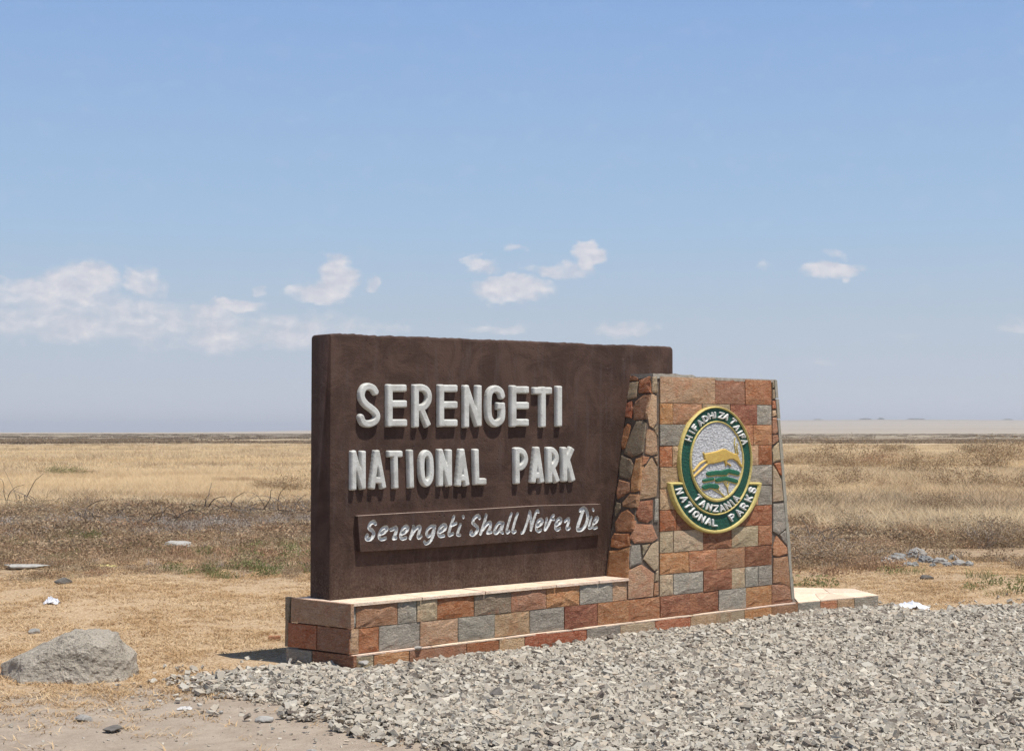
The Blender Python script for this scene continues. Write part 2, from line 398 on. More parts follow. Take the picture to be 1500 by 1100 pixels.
n_a = noise(nt, g, .9, 6, .65); n_b = noise(nt, g, 5, 6, .7); n_c = noise(nt, g, 38, 5, .75); n_d = noise(nt, g, .22, 4, .6)
straw = mixc(nt, ramp(nt, n_c, .40, .60), (.33, .22, .125), (.56, .42, .27))
dirt = mixc(nt, ramp(nt, n_b, .35, .65), (.33, .265, .205), (.40, .33, .26))
# bare soil towards the camera and beside the gravel, straw litter further on
bare = val(nt, 'ADD', val(nt, 'MULTIPLY_ADD', n_a, 1.6, -.8), val(nt, 'SUBTRACT', 1, ramp(nt, dist, 8.6, 11.4)))
near_c = mixc(nt, ramp(nt, val(nt, 'ADD', bare, val(nt, 'MULTIPLY_ADD', n_b, .8, -.4)), .25, .60), straw, dirt)
weed = mixc(nt, ramp(nt, n_b, .35, .65), (.30, .21, .135), (.42, .315, .205))
near_c = mixc(nt, ramp(nt, val(nt, 'ADD', dist, val(nt, 'MULTIPLY', n_a, 3)), 17.5, 20.5), near_c, weed)
gold = mixc(nt, ramp(nt, n_b, .3, .7), (.52, .40, .235), (.60, .475, .30))
near_c = mixc(nt, ramp(nt, val(nt, 'ADD', dist, val(nt, 'MULTIPLY', n_d, 12)), 36, 44), near_c, gold)
fx = mapping(nt, g, scale=(.18, 1, 1)); s1 = noise(nt, fx, .035, 6, .62); s2 = noise(nt, fx, .006, 5, .6)
far1 = mixc(nt, ramp(nt, s1, .46, .62), (.55, .435, .28), (.30, .22, .145))
near_c = mixc(nt, ramp(nt, dist, 70, 130), near_c, far1)
scrub = mixc(nt, ramp(nt, s2, .40, .60), (.17, .14, .11), (.34, .28, .20))
near_c = mixc(nt, ramp(nt, dist, 200, 480), near_c, scrub)
near_c = mixc(nt, ramp(nt, dist, 1800, 3200), near_c, mixc(nt, ramp(nt, noise(nt, mapping(nt, g, scale=(.2, 1, 1)), .0015, 4), .4, .6), (.41, .345, .265), (.35, .29, .215)))
princ(nt, out, near_c, .95, [(n_b, .03), (n_c, .012)], .1)
gm = meshdata('ground', V, Fc, [m], True); ground = link('ground', gm); tag(ground, kind='structure')

# ------------------------------------------------------------------ sky haze box
m, nt, out = newmat('pale_air'); pv = N(nt, 'ShaderNodeVolumePrincipled'); pv.inputs['Color'].default_value = (.93, .95, 1.0, 1)
pv.inputs['Density'].default_value = 7.5e-5; pv.inputs['Anisotropy'].default_value = .2; lk(nt, pv.outputs[0], out.inputs['Volume'])
h0, h1, R = -6, 150, 27500
hz_o = hexa('haze', [(-R, -R, h0), (R, -R, h0), (R, R, h0), (-R, R, h0), (-R, -R, h1), (R, -R, h1), (R, R, h1), (-R, R, h1)], m, None)
tag(hz_o, kind='stuff')

# ================================================================== THE SIGN
TF = -.02                                                      # tile face, a little behind the kerb's front edge
SO = -.285                                                     # front of the brown slab
ST_T = .25                                                     # its thickness
sign = empty('park_sign', wall(2.4, -.2, 0))
tag(sign, 'brown park sign with raised white letters, stone base and tapered stone pillar with green emblem', 'sign')
def part_root(name, v, f, mat, smooth=False): return obj(name, v, f, mat, sign, smooth)

# --- slab: rounded box swept along the wall, with an uneven cast edge
s0, zb = fs(484, 877.5, SO); s1, _ = fs(987, 508, SO); s0 = .005
def slab_mesh():
    nseg = 150; prof = []
    def ring(s, ins, jit):
        t = (s-s0)/(s1-s0); ztop = 2.357+.036*t; rr = .022; P = []
        lo, hi, fr, bk = .40, ztop-ins, SO-ins*.5, SO-ST_T+ins*.5
        # (o, z) corners with rounding, front top first
        for (co, cz, a0) in ((fr-rr, hi-rr, 0), (bk+rr, hi-rr, 90), (bk+rr, lo+rr, 180), (fr-rr, lo+rr, 270)):
            for k in range(5):
                a = math.radians(a0+k*22.5); P.append((co+rr*math.cos(a), cz+rr*math.sin(a)))
        P2 = []
        for (o, z) in P:
            if z > hi-.05: z += jit+.0025*mnoise.noise(Vector((s*30, o*20, 0)))
            P2.append((o, z))
        return P2
    V, Fc = [], []; xs = [s0, s0+.004, s0+.012, s0+.022]+[s0+.022+(s1-s0-.062)*i/nseg for i in range(1, nseg+1)]+[s1-.022, s1-.009, s1-.001]
    insl = {0: .010, 1: .005, 2: .001}; n_ = len(xs)
    for i, s in enumerate(xs):
        ins = insl.get(i, 0)
        if i >= n_-3: ins = (.004, .013, .03)[i-(n_-3)]
        jit = .010*mnoise.noise(Vector((s*4, 3.3, 0)))+.008*mnoise.noise(Vector((s*26, 9, 0)))
        for (o, z) in ring(s, ins, jit): V.append(wall(s, o, z))
    for i in range(n_-1):
        for k in range(20): Fc.append((i*20+k, i*20+(k+1) % 20, (i+1)*20+(k+1) % 20, (i+1)*20+k))
    Fc.append(tuple(range(19, -1, -1))); Fc.append(tuple((n_-1)*20+k for k in range(20)))
    return V, Fc
v, f = slab_mesh(); slab = part_root('slab', v, f, M['paint'], True)
try:
    md = slab.modifiers.new('edges', 'EDGE_SPLIT'); md.split_angle = math.radians(50)
except Exception: pass

# --- raised letters
LO = SO-.006; LT = SO+.037
k1 = 1467/160; k2 = 1467/120
def b(*p): return ('b', list(p))
def c(*p): return ('c', list(p))
R1 = [
 ('S', (510, 540, k1), [c((382, 312), (348, 262), (288, 240), (228, 262), (197, 330), (203, 405), (252, 475), (330, 535), (388, 592), (403, 655), (370, 712), (290, 742), (218, 720), (188, 655))]),
 ('E', (510, 540, k1), [b((570, 207), (570, 785)), b((530, 262), (795, 262)), b((530, 474), (800, 474), ), b((530, 728), (803, 728))]),
 ('R', (510, 540, k1), [b((922, 210), (922, 793)), c((922, 260), (1020, 260), (1078, 305), (1098, 385), (1078, 462), (1020, 520), (922, 528)), b((985, 520), (1092, 778))]),
 ('E', (510, 540, k1), [b((1262, 210), (1262, 785)), b((1225, 266), (1480, 266)), b((1225, 487), (1480, 487)), b((1225, 730), (1480, 730))]),
 ('N', (670, 540, k1), [b((130, 220), (130, 795)), b((298, 220), (298, 778)), b((120, 230), (300, 770))]),
 ('G', (670, 540, k1), [c((612, 365), (590, 305), (530, 272), (460, 305), (434, 400), (434, 610), (465, 700), (530, 738), (595, 700), (615, 630), (615, 520)), b((540, 502), (650, 502))]),
 ('E', (670, 540, k1), [b((765, 222), (765, 785)), b((727, 286), (972, 286)), b((727, 496), (972, 496)), b((727, 724), (970, 724))]),
 ('T', (670, 540, k1), [b((1030, 298), (1282, 298)), b((1160, 240), (1160, 790))]),
 ('I', (670, 540, k1), [b((1378, 230), (1378, 780))])]
R2 = [
 ('N', (500, 640, k2), [b((235, 245), (235, 958)), b((405, 245), (405, 942)), b((225, 250), (412, 935))]),
 ('A', (500, 640, k2), [b((652, 240), (566, 938)), b((648, 240), (775, 928)), b((585, 775), (745, 775))]),
 ('T', (500, 640, k2), [b((850, 305), (1110, 305)), b((975, 250), (990, 930))]),
 ('I', (500, 640, k2), [b((1250, 225), (1270, 922))]),
 ('O', (610, 640, k2), [c((200, 292), (140, 335), (112, 450), (115, 650), (140, 775), (200, 838), (258, 775), (280, 650), (272, 440), (250, 335), (200, 292))]),
 ('N', (610, 640, k2), [b((442, 215), (447, 890)), b((602, 220), (606, 886)), b((435, 225), (612, 880))]),
 ('A', (610, 640, k2), [b((826, 215), (765, 885)), b((822, 215), (922, 880)), b((775, 735), (895, 735))]),
 ('L', (610, 640, k2), [b((1080, 212), (1096, 862)), b((1060, 797), (1268, 797))]),
 ('P', (740, 640, k2), [b((222, 190), (230, 845)), c((225, 245), (310, 255), (362, 320), (378, 410), (350, 495), (295, 545), (228, 552))]),
 ('A', (740, 640, k2), [b((582, 180), (512, 828)), b((578, 180), (672, 828)), b((525, 690), (655, 690))]),
 ('R', (740, 640, k2), [b((800, 180), (812, 828)), c((802, 240), (865, 245), (915, 310), (930, 395), (905, 480), (860, 535), (808, 540)), b((850, 520), (955, 815))]),
 ('K', (740, 640, k2), [b((1070, 178), (1082, 805)), b((1218, 190), (1095, 480)), b((1120, 380), (1232, 800))])]
for row, r in ((R1, 5.5), (R2, 5.1)):
    for ch, (ox, oy, k), S in row:
        S = place(S, ox, oy, k); nm = 'letter_'+ch.lower()
        o = relief('letter', strokes_sdf(S, r, True), bbox(S, 8), .75, LO, LT, 2.1, M['white'], slab, rough=.0012)
        o['label'] = 'raised white capital letter '+ch

# --- engraved motto panel
k6, k7, k8 = 12.5, 9.375, 11.54
script = [
 ('S', 520, 740, k6, [[(375, 335), (345, 300), (285, 335), (255, 410), (320, 465), (345, 530), (300, 605), (230, 622), (205, 595), (225, 545)]], 3.0),
 ('e', 520, 740, k6, [[(455, 530), (555, 480), (590, 425), (565, 398), (500, 430), (450, 510), (445, 590), (490, 620), (560, 600)]], 2.7),
 ('r', 520, 740, k6, [[(655, 445), (690, 435), (755, 405), (755, 480), (720, 560), (705, 605), (750, 590)]], 2.9),
 ('e', 520, 740, k6, [[(850, 520), (935, 480), (972, 415), (945, 382), (890, 410), (850, 490), (835, 570), (870, 610), (930, 590)]], 2.7),
 ('n', 520, 740, k6, [[(1070, 385), (1060, 450), (1010, 600)], [(1040, 540), (1110, 430), (1185, 385), (1190, 440), (1155, 560), (1175, 595), (1210, 560)]], 2.7),
 ('g', 610, 740, k7, [[(255, 285), (200, 290), (150, 340), (142, 400), (170, 425), (222, 375), (255, 290)], [(255, 290), (235, 400), (190, 490), (135, 525), (110, 500)]], 2.5),
 ('e', 610, 740, k7, [[(315, 370), (385, 330), (405, 285), (378, 265), (325, 310), (303, 380), (325, 420), (375, 415)]], 2.7),
 ('t', 610, 740, k7, [[(515, 150), (480, 260), (447, 370), (455, 410), (500, 388)], [(480, 275), (545, 245)]], 2.5),
 ('i', 610, 740, k7, [[(605, 260), (575, 350), (560, 400), (598, 408)], [(640, 150), (645, 165)]], 2.3),
 ('S', 610, 740, k7, [[(868, 175), (850, 140), (800, 170), (775, 240), (828, 285), (840, 340), (790, 400), (748, 395), (755, 355)]], 2.7),
 ('h', 610, 740, k7, [[(958, 130), (930, 250), (880, 390)], [(915, 330), (975, 250), (1018, 235), (1010, 310), (975, 375), (1025, 365)]], 2.6),
 ('a', 610, 740, k7, [[(1190, 240), (1135, 240), (1085, 310), (1075, 370), (1110, 375), (1160, 310), (1192, 240)], [(1192, 250), (1165, 350), (1185, 375)]], 2.5),
 ('l', 610, 740, k7, [[(1305, 110), (1270, 230), (1240, 340), (1250, 375), (1275, 350)]], 2.2),
 ('l', 610, 740, k7, [[(1390, 110), (1350, 230), (1322, 340), (1335, 372), (1360, 355)]], 2.3),
 ('N', 755, 730, k8, [[(105, 580), (140, 555), (200, 400), (245, 215)], [(250, 230), (265, 400), (262, 530)], [(262, 530), (330, 290), (372, 200), (388, 225)]], 2.3),
 ('e', 755, 730, k8, [[(370, 465), (435, 430), (458, 375), (430, 350), (380, 390), (355, 470), (362, 530), (395, 552), (430, 530)]], 2.5),
 ('v', 755, 730, k8, [[(530, 340), (515, 440), (500, 530), (560, 440), (615, 320), (645, 285)], [(620, 345), (652, 350)]], 2.3),
 ('e', 755, 730, k8, [[(690, 455), (755, 410), (773, 355), (748, 332), (700, 380), (678, 460), (682, 510), (715, 528), (750, 505)]], 2.4),
 ('r', 755, 730, k8, [[(838, 385), (900, 335), (900, 400), (868, 480), (880, 520), (918, 495)]], 2.3),
 ('D', 755, 730, k8, [[(1150, 190), (1100, 330), (1050, 490), (1060, 530)], [(1095, 205), (1150, 160), (1200, 200), (1222, 310), (1195, 430), (1125, 520), (1055, 530)]], 2.8),
 ('i', 755, 730, k8, [[(1285, 310), (1258, 420), (1242, 495), (1275, 495)], [(1310, 175), (1318, 200)]], 2.0),
 ('e', 755, 730, k8, [[(1325, 425), (1378, 385), (1393, 325), (1362, 325), (1325, 400), (1308, 475), (1335, 502), (1372, 485)]], 2.1)]
PP = [(524, 755.5), (600, 751), (690, 746.5), (790, 740.5), (881, 738.3), (881.5, 783), (800, 790), (700, 797), (610, 803.5), (528, 808)]
PO = SO+.040
def panel():
    step = .62; gx = np.arange(521, 885, step); gy = np.arange(736, 811, step); X, Y = np.meshgrid(gx, gy)
    X0, Y0 = X.copy(), Y.copy()
    Dp = poly_sd(X, Y, PP); Ds = []; 
    for (ch, ox, oy, k, S, r) in script:
        S2 = place([('c', s) for s in S], ox, oy, k); bb = bbox(S2, 8); d = np.full(X.shape, 9.)
        mk = (X > bb[0]) & (X < bb[2]) & (Y > bb[1]) & (Y < bb[3])
        d[mk] = strokes_sdf(S2, r, False)(X[mk], Y[mk]); Ds.append(d)
    Ds = np.array(Ds); which = Ds.argmin(0); D = Ds.min(0)
    # snap grid points near an outline onto it
    def grad(Dm): gy_, gx_ = np.gradient(Dm, step); m_ = np.hypot(gx_, gy_)+1e-6; return gx_/m_, gy_/m_, m_
    gxv, gyv, gmm = grad(D); near = (np.abs(D) < .55*step); mv = D/gmm*near; X = X-mv*gxv; Y = Y-mv*gyv
    gxp, gyp, gpm = grad(Dp); nearp = (np.abs(Dp) < .6*step); X = X-(Dp*gxp)*nearp; Y = Y-(Dp*gyp)*nearp
    t = np.clip(-np.where(near, 0, D)/1.25, 0, 1); O = PO-.013*(t*t*(3-2*t))+.0012*(rng.random(D.shape)-.5)*(t > .5)
    r = rays(X, Y); tt = (((A0-CAM)@WN)+PO)/(r@WN); P = CAM+r*tt[..., None]+(O-PO)[..., None]*WN
    Dpc = (Dp[:-1, :-1]+Dp[1:, :-1]+Dp[:-1, 1:]+Dp[1:, 1:])/4; Dc = (D[:-1, :-1]+D[1:, :-1]+D[:-1, 1:]+D[1:, 1:])/4
    W = which[:-1, :-1]; inside = Dpc < 0; n_x = D.shape[1]; PV = P.reshape(-1, 3)
    def quads_of(mask):
        ii, jj = np.nonzero(mask); a = ii*n_x+jj; return np.stack([a, a+n_x, a+n_x+1, a+1], 1)
    def sub(q):
        u, inv = np.unique(q, return_inverse=True); return PV[u], inv.reshape(q.shape)
    q = quads_of(inside & (Dc >= 0)); q_all = quads_of(inside)
    e = {}
    for qq in q_all.tolist():
        for k in range(4):
            a, b_ = qq[k], qq[(k+1) % 4]
            if (b_, a) in e: del e[(b_, a)]
            else: e[(a, b_)] = 1
    u, inv = np.unique(q, return_inverse=True); qi = inv.reshape(q.shape); mp0 = {int(a): i for i, a in enumerate(u)}
    V = PV[u]; ex = []; mats = np.zeros(len(qi), int).tolist(); extra = []; low = {}
    bvs = sorted({v for ab in e for v in ab if v in mp0})
    lowv = PV[bvs]; off = (lowv-A0)@WN; lowv = lowv+(SO-.004-off)[:, None]*WN
    for i, v_ in enumerate(bvs): low[v_] = len(V)+i
    V = np.concatenate([V, lowv])
    for a, b_ in e:
        if a in mp0 and b_ in mp0: extra.append((mp0[b_], mp0[a], low[a], low[b_])); 
    Q = np.concatenate([qi, np.array(extra)])
    me = meshdata('motto_panel', V, Q, [M['paint'], M['panel_edge']], True)
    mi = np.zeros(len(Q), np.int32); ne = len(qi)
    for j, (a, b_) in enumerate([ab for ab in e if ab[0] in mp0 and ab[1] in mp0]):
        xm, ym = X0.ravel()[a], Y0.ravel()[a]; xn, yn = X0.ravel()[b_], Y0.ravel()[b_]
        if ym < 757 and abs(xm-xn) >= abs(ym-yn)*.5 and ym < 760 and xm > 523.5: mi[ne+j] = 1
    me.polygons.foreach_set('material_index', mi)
    pn = link('motto_panel', me, slab)
    md = pn.modifiers.new('edges', 'EDGE_SPLIT'); md.split_angle = math.radians(55)
    for i, row in enumerate(script):
        qm = quads_of(inside & (Dc < 0) & (W == i))
        if len(qm) == 0: continue
        v_, q_ = sub(qm); o = link('engraved_letter', meshdata('engraved_letter', v_, q_, [M['silver']], True), slab)
        o['label'] = 'engraved grey script letter '+row[0]
panel()

# --- base (plinth): core, kerb, tiles, ledge slabs
ZT = .452
cl = np.array([*(G(425.5, 873, .465)-A0)[:2], 0]); cs, co = float(cl@WD), float(cl@WN)   # far left corner
cs2 = cs
def prism(name, so, z0, z1, mat, parent):                      # so: list of (s,o) corners
    n_ = len(so); V = [wall(s, o, z0) for s, o in so]+[wall(s, o, z1) for s, o in so]
    Fc = [tuple(range(n_-1, -1, -1)), tuple(range(n_, 2*n_))]+[(i, (i+1) % n_, n_+(i+1) % n_, n_+i) for i in range(n_)]
    a = sum((so[i][0]*so[(i+1) % n_][1]-so[(i+1) % n_][0]*so[i][1]) for i in range(n_))
    if a > 0: Fc = [tuple(reversed(x)) for x in Fc]
    return obj(name, V, Fc, mat, parent)
s_pl, s_pr = fs(918, 850, TF)[0], fs(1163, 880, TF)[0]
plinth = prism('plinth', [(.03, TF-.028), (s_pl+.6, TF-.028), (s_pl+.6, -.70), (cs+.05, -.62)], -.05, ZT-.012, M['mortar'], sign)
kerb = prism('kerb', [(.01, -.016), (4.93, -.016), (4.93, -.80), (cs+.03, -.64)], -.05, .086, M['mortar'], sign)
# ledge slabs on top of the plinth
xs = [-.0, .62, 1.22, 1.95, 2.42, s_pl+.02]
for i in range(5):
    a, b_ = xs[i]+.002, xs[i+1]-.002
    o_in = SO+.004
    pts = [wall(a-.01*(i == 0), -.004, ZT+.008), wall(b_, -.004, ZT+.008), wall(b_, o_in, ZT+.008), wall(a, o_in, ZT+.008)]
    stone('ledge_slab', pts, UP, .022, 'c', plinth, bulge=.002, seed=i+50)
pts = [wall(-.012, -.004, ZT+.008), wall(-.002, -.285, ZT+.008), wall(.0, -.52, ZT+.008), wall(cs+.004, co+.004, ZT+.008)]
stone('ledge_slab', [wall(-.012, -.006, ZT+.0075), wall(-.002, -.285, ZT+.0075), wall(.03, -.60, ZT+.0075), wall(cs+.008, -.60, ZT+.0075), wall(cs*.5, -.30, ZT+.0075)], UP, .02, 'c', plinth, bulge=.001, seed=61)
stone('ledge_slab', [wall(.04, SO-ST_T-.004, ZT+.007), wall(s_pl+.3, SO-ST_T-.004, ZT+.007), wall(s_pl+.3, -.68, ZT+.007), wall(.04, -.62, ZT+.007)], UP, .02, 'c', plinth, bulge=.001, seed=62)

# front tiles, rows counted from the kerb; x of the joints in photo pixels, one key per tile
def zrow(k): return .1+.1795*k
def front_tile(ua, ub, va_mid, z0, z1, key, parent, o=TF, seed=0, bulge=.008, name='tile'):
    sa = fs(ua, va_mid, o)[0]; sb = fs(ub, va_mid, o)[0]
    oo = o+random.uniform(-.003, .004)
    pts = [wall(sa, oo, z0), wall(sb, oo, z0), wall(sb, oo, z1), wall(sa, oo, z1)]
    stone(name, pts, WN, .03, key, parent, bulge=bulge, seed=seed)
def rowtiles(xs_, keys, vmid, k, parent):
    for i, key in enumerate(keys):
        z1 = zrow(k+1)
        if parent is plinth and k == 1: z1 = ZT-.012
        front_tile(xs_[i], xs_[i+1], vmid, zrow(k)+(.002 if k == 0 else 0), z1, key, parent, seed=k*40+i)
rowtiles([522, 583, 611, 641, 695, 749, 800.6, 849.6, 897.6, 919], 'bgerkbogt', 870, 1, plinth)
rowtiles([512, 526, 555.8, 615.6, 671.2, 725, 776.6, 827, 875.6, 921.5], 'trgtgtgdo', 915, 0, plinth)
front_tile(515, 521.5, 900, zrow(1)+.004, ZT-.016, 'cement', plinth, o=TF-.012, seed=3, name='corner_mortar')
# kerb stones: face and pale top edge belong to each stone
kx = [516, 548, 600, 684, 731.6, 769, 860, 908.6, 960, 1012, 1050.4, 1091, 1131, 1169.5]; kk = 'eobrtrgerteob'
def vker(u): return 960-.1195*(u-516)
for i, key in enumerate(kk):
    sa = fs(kx[i], vker(kx[i])+4, 0)[0]; sb = fs(kx[i+1], vker(kx[i+1])+4, 0)[0]
    stone('kerb_stone', [wall(sa, 0, -.03), wall(sb, 0, -.03), wall(sb, 0, .099), wall(sa, 0, .099)], WN, .028, key, kerb, bulge=.003, seed=i+400)
for i in range(7):
    a, b_ = i*.705, (i+1)*.705
    stone('kerb_top', [wall(a+.002, .001, .1005), wall(b_-.002, .001, .1005), wall(b_-.002, -.05, .1005), wall(a+.002, -.05, .1005)], UP, .012, 'c', kerb, bulge=.0008, seed=i+430)
# left end of the base
c0 = wall(-.012, TF, 0); c1 = A0+cl; e_ = c1-c0; e_[2] = 0; EN = np.cross(e_, UP); EN /= np.linalg.norm(EN)
if EN[0] > 0: EN = -EN
def ept(u, v, o=0.): return onplane(u, v, c0+EN*o, EN)
def etile(q, key, o, seed): 
    pts = [ept(u, v, o) for u, v in q]; stone('tile', pts, EN, .03, key, plinth, bulge=.004, seed=seed)
etile([(426, 875), (514, 885), (514.3, 921), (425, 910.8)], 't', .012, 70)
etile([(421.5, 911.5), (463.6, 916), (463.3, 951.8), (421, 947.5)], 'r', .004, 71)
etile([(464, 916), (511.5, 921.5), (511.5, 958.6), (463.8, 952)], 'b', .004, 72)
etile([(418, 948.5), (456.5, 953), (456, 975), (418, 970)], 'g', -.004, 73)
etile([(457, 953), (518, 960.5), (518, 980), (457, 975)], 'd', -.004, 74)
etile([(417.5, 873.5), (425, 874.5), (421, 947.5), (416.8, 947)], 'k', -.004, 75)

# --- pillar: mortar core, tiles, rubble
Lb, Lt = fpt(918, 850, TF), fpt(957, 548, TF); Rb, Rt = fpt(1160, 880, TF), fpt(1134.5, 556, TF)
def sz(p): return float((p-A0)@WD), float(p[2])
(sLb, zLb), (sLt, zLt), (sRb, zRb), (sRt, zRt) = map(sz, (Lb, Lt, Rb, Rt)); ZP = 2.122
def sL(z): return sLb+(sLt-sLb)*(z-zLb)/(zLt-zLb)
def sR(z): return sRb+(sRt-sRb)*(z-zRb)/(zRt-zRb)
BK = -.80; ins = .013
def fr(z, i=ins): return [wall(sL(z)+i, TF-i, z), wall(sR(z)-.004, TF-i, z), wall(sR(z)-.004, BK, z), wall(sL(z)+i, BK, z)]
pillar = hexa('pillar', fr(-.04)+fr(ZP-.02), M['mortar'], sign)
UM = [905.7, 874, 842.2, 810.5, 778.5, 746.5, 715, 683, 651, 619.5, 588, 556]
prow = [
 ([918, 967, 1011, 1053, 1093, 1131.3, 1162], 'oddgob'),
 ([967, 987, 1030.7, 1072.5, 1092, 1111, 1131.3], 'egdegg'),
 ([967, 1009.6, 1050.4, 1092, 1131.3], 'oobd'),
 ([967, 986.8, 1030, 1072.5, 1111, 1131.3], 'eedeo'),
 ([967, 991.6, 1025, 1060, 1096, 1131.3], 'rdtdr'),
 ([967, 987, 1030, 1070, 1111, 1131.2], 'ttbtg'),
 ([967, 996, 1040, 1085, 1131.1], 'tdtg'),
 ([967, 985.5, 996, 1040, 1080, 1111, 1131.0], 'rttrtr'),
 ([967, 1005.5, 1050, 1103.6, 1130.9], 'gtoo'),
 ([967, 986, 1028.7, 1070, 1109, 1130.6], 'oreog'.replace('oreog', 'obedg')),
 ([967, 1048, 1091.8, 1130.3], 'tbo')]
for k, (xs_, keys) in enumerate(prow):
    vm = (UM[k]+UM[k+1])/2
    for i, key in enumerate(keys):
        z1 = zrow(k+1) if k < 10 else ZP-.004
        front_tile(xs_[i], xs_[i+1], vm, zrow(k)+(.002 if k == 0 else 0), z1, key, pillar, seed=1000+k*40+i)
LN = np.cross(Lt-Lb, WN); LN /= np.linalg.norm(LN)
if LN@WD > 0: LN = -LN
def lpt(u, v, o=0.): return onplane(u, v, Lb+LN*o, LN)
left_face = [
 ('d', [(919, 551), (927.3, 550), (934.5, 553.6), (934.5, 557), (920, 558)]),
 ('e', [(920, 559.5), (935, 558), (932.7, 576), (931.8, 582), (920, 585), (917, 583.6)]),
 ('r', [(935.8, 557.3), (951, 550.5), (954.5, 551.8), (952.3, 575), (934.5, 575.5)]),
 ('r', [(925.5, 586.4), (917, 591), (914, 603.6), (914.6, 611), (924.5, 612.7), (926, 603.6)]),
 ('b', [(943.6, 577.3), (951.5, 577.5), (947.6, 603.6), (945, 613.6), (927.7, 614.8), (926.8, 598), (929, 589)]),
 ('k', [(931.8, 616.4), (941, 614.8), (945.6, 620), (943.5, 640), (940.5, 662), (934.5, 666), (923.6, 669.5), (913.6, 664.5), (921, 640)]),
 ('r', [(919, 620), (923.6, 623.6), (920, 638), (914.5, 656), (911, 658), (909, 652), (913.5, 628)]),
 ('k', [(909, 666.4), (923.6, 671.4), (927.3, 680), (925.5, 694.5), (921.8, 702.4), (906.5, 698), (906, 685.5)]),
 ('o', [(931, 671.5), (939.7, 669), (938, 694.5), (934.5, 718), (929, 721), (923.2, 720), (923.6, 703.6), (928, 682)]),
 ('b', [(906, 702), (921.8, 706.3), (922.3, 719.5), (903.6, 731), (902.3, 722)]),
 ('b', [(922.7, 723), (933.9, 723.6), (932.4, 738), (931.5, 743), (922, 743.5), (911, 741), (911, 736)]),
 ('o', [(909.3, 750), (919.4, 745), (928, 755.3), (927.4, 775.6), (923, 778.8), (901.6, 778.8), (900.4, 765.4)]),
 ('k', [(903, 735), (909, 736.5), (908, 745), (900.6, 757), (900, 746)]),
 ('r', [(899, 780.7), (922, 780.7), (922.5, 799), (905.4, 803), (893.6, 800.6), (895.3, 788.4)]),
 ('o', [(904, 805), (921.5, 801), (918.4, 847.5), (906.7, 846.5), (888, 843.4), (891.5, 806.3)])]
for i, (key, P) in enumerate(left_face):
    stone('rubble_stone', [lpt(u, v) for u, v in P], LN, .035, key, pillar, bulge=.003, ring=10, inset=.0005, seed=600+i, hfrac=.16)
front_rub = [
 ('e', [(956, 552), (962.7, 551), (964, 576), (955.5, 574.5)]),
 ('t', [(955.5, 576.4), (962.3, 580), (962.7, 617.3), (957.3, 627.3), (951.8, 623.6), (948.5, 605.5), (951, 594.5)]),
 ('k', [(959, 628), (964, 623), (964.4, 640), (960, 634)]),
 ('t', [(949.5, 628), (957, 630.5), (962, 637), (964, 665), (955, 667), (945.6, 664), (947, 640)]),
 ('o', [(942, 667.5), (952, 669.5), (947, 679), (941, 681)]),
 ('t', [(955.5, 670.5), (963.6, 685), (964, 704), (962, 727), (951, 730), (938, 731), (938.6, 713), (941, 688), (948, 682)]),
 ('k', [(959, 669.5), (964.5, 668), (964, 682)]),
 ('d', [(936.4, 734.5), (957, 732), (956.6, 760), (948.7, 766), (937, 763), (932.8, 754)]),
 ('g', [(960, 731), (965, 730), (965, 764), (958.5, 765)]),
 ('b', [(931.5, 767), (956, 768), (964, 788), (956, 794), (929.6, 796), (926, 788)]),
 ('g', [(925.6, 798.8), (938, 797.5), (940.4, 825), (922.6, 832), (923, 819)]),
 ('k', [(941, 798.6), (953, 796.5), (942.3, 815)]),
 ('e', [(956, 796.5), (965, 792.7), (965, 834), (959, 835.4), (943.5, 819)]),
 ('t', [(940, 826.5), (959, 839.5), (956.8, 873.3), (920.5, 877.3), (920.8, 836)]),
 ('e', [(961.4, 837), (965, 835), (965, 850.7), (959.5, 852)]),
 ('b', [(959, 853.5), (965, 852.5), (965, 872.3), (958, 873.3)]),
 ('k', [(1131.7, 559), (1134.2, 559), (1135, 567), (1131.7, 568.6)]),
 ('e', [(1131.7, 570.5), (1135, 571), (1136, 584.6), (1131.7, 585)]),
 ('r', [(1131.8, 587), (1136.3, 587), (1137, 598.5), (1131.8, 599)]),
 ('t', [(1131.8, 601), (1137, 601), (1138, 609), (1131.8, 610)]),
 ('b', [(1132, 611.5), (1138, 611), (1140, 633), (1136, 636), (1132, 634.5)]),
 ('b', [(1132, 637.4), (1140, 637), (1141, 645), (1136, 650), (1132, 651)]),
 ('e', [(1134.5, 654), (1141.3, 648), (1143.6, 674.5), (1133, 677.4), (1132.6, 660.6)]),
 ('r', [(1134.5, 679), (1144, 676.8), (1145.6, 697), (1140.6, 692)]),
 ('e', [(1132.4, 681), (1138, 689), (1145, 703), (1148.3, 733), (1132.6, 735)]),
 ('g', [(1132.9, 738), (1148.6, 736.4), (1151, 757), (1151.6, 774), (1141, 783), (1132.9, 777.7)]),
 ('g', [(1143, 783.5), (1152, 776), (1153.8, 799), (1146, 791.5)]),
 ('o', [(1138, 784.2), (1154, 802), (1154.6, 811), (1141, 815.7), (1133, 813), (1133, 802)]),
 ('b', [(1133.5, 817.5), (1154.8, 814.5), (1156.5, 834.7), (1158, 860), (1149, 855), (1133, 854)]),
 ('b', [(1133, 857), (1149, 857.5), (1158, 863.5), (1159.4, 878.4), (1133, 881.7)])]
for i, (key, P) in enumerate(front_rub):
    lim = i >= 16
    stone('rubble_stone', [fpt(u, v, TF) for u, v in P], WN, .026, key, pillar, bulge=.004, ring=10, inset=.0005, seed=700+i, hfrac=.2)
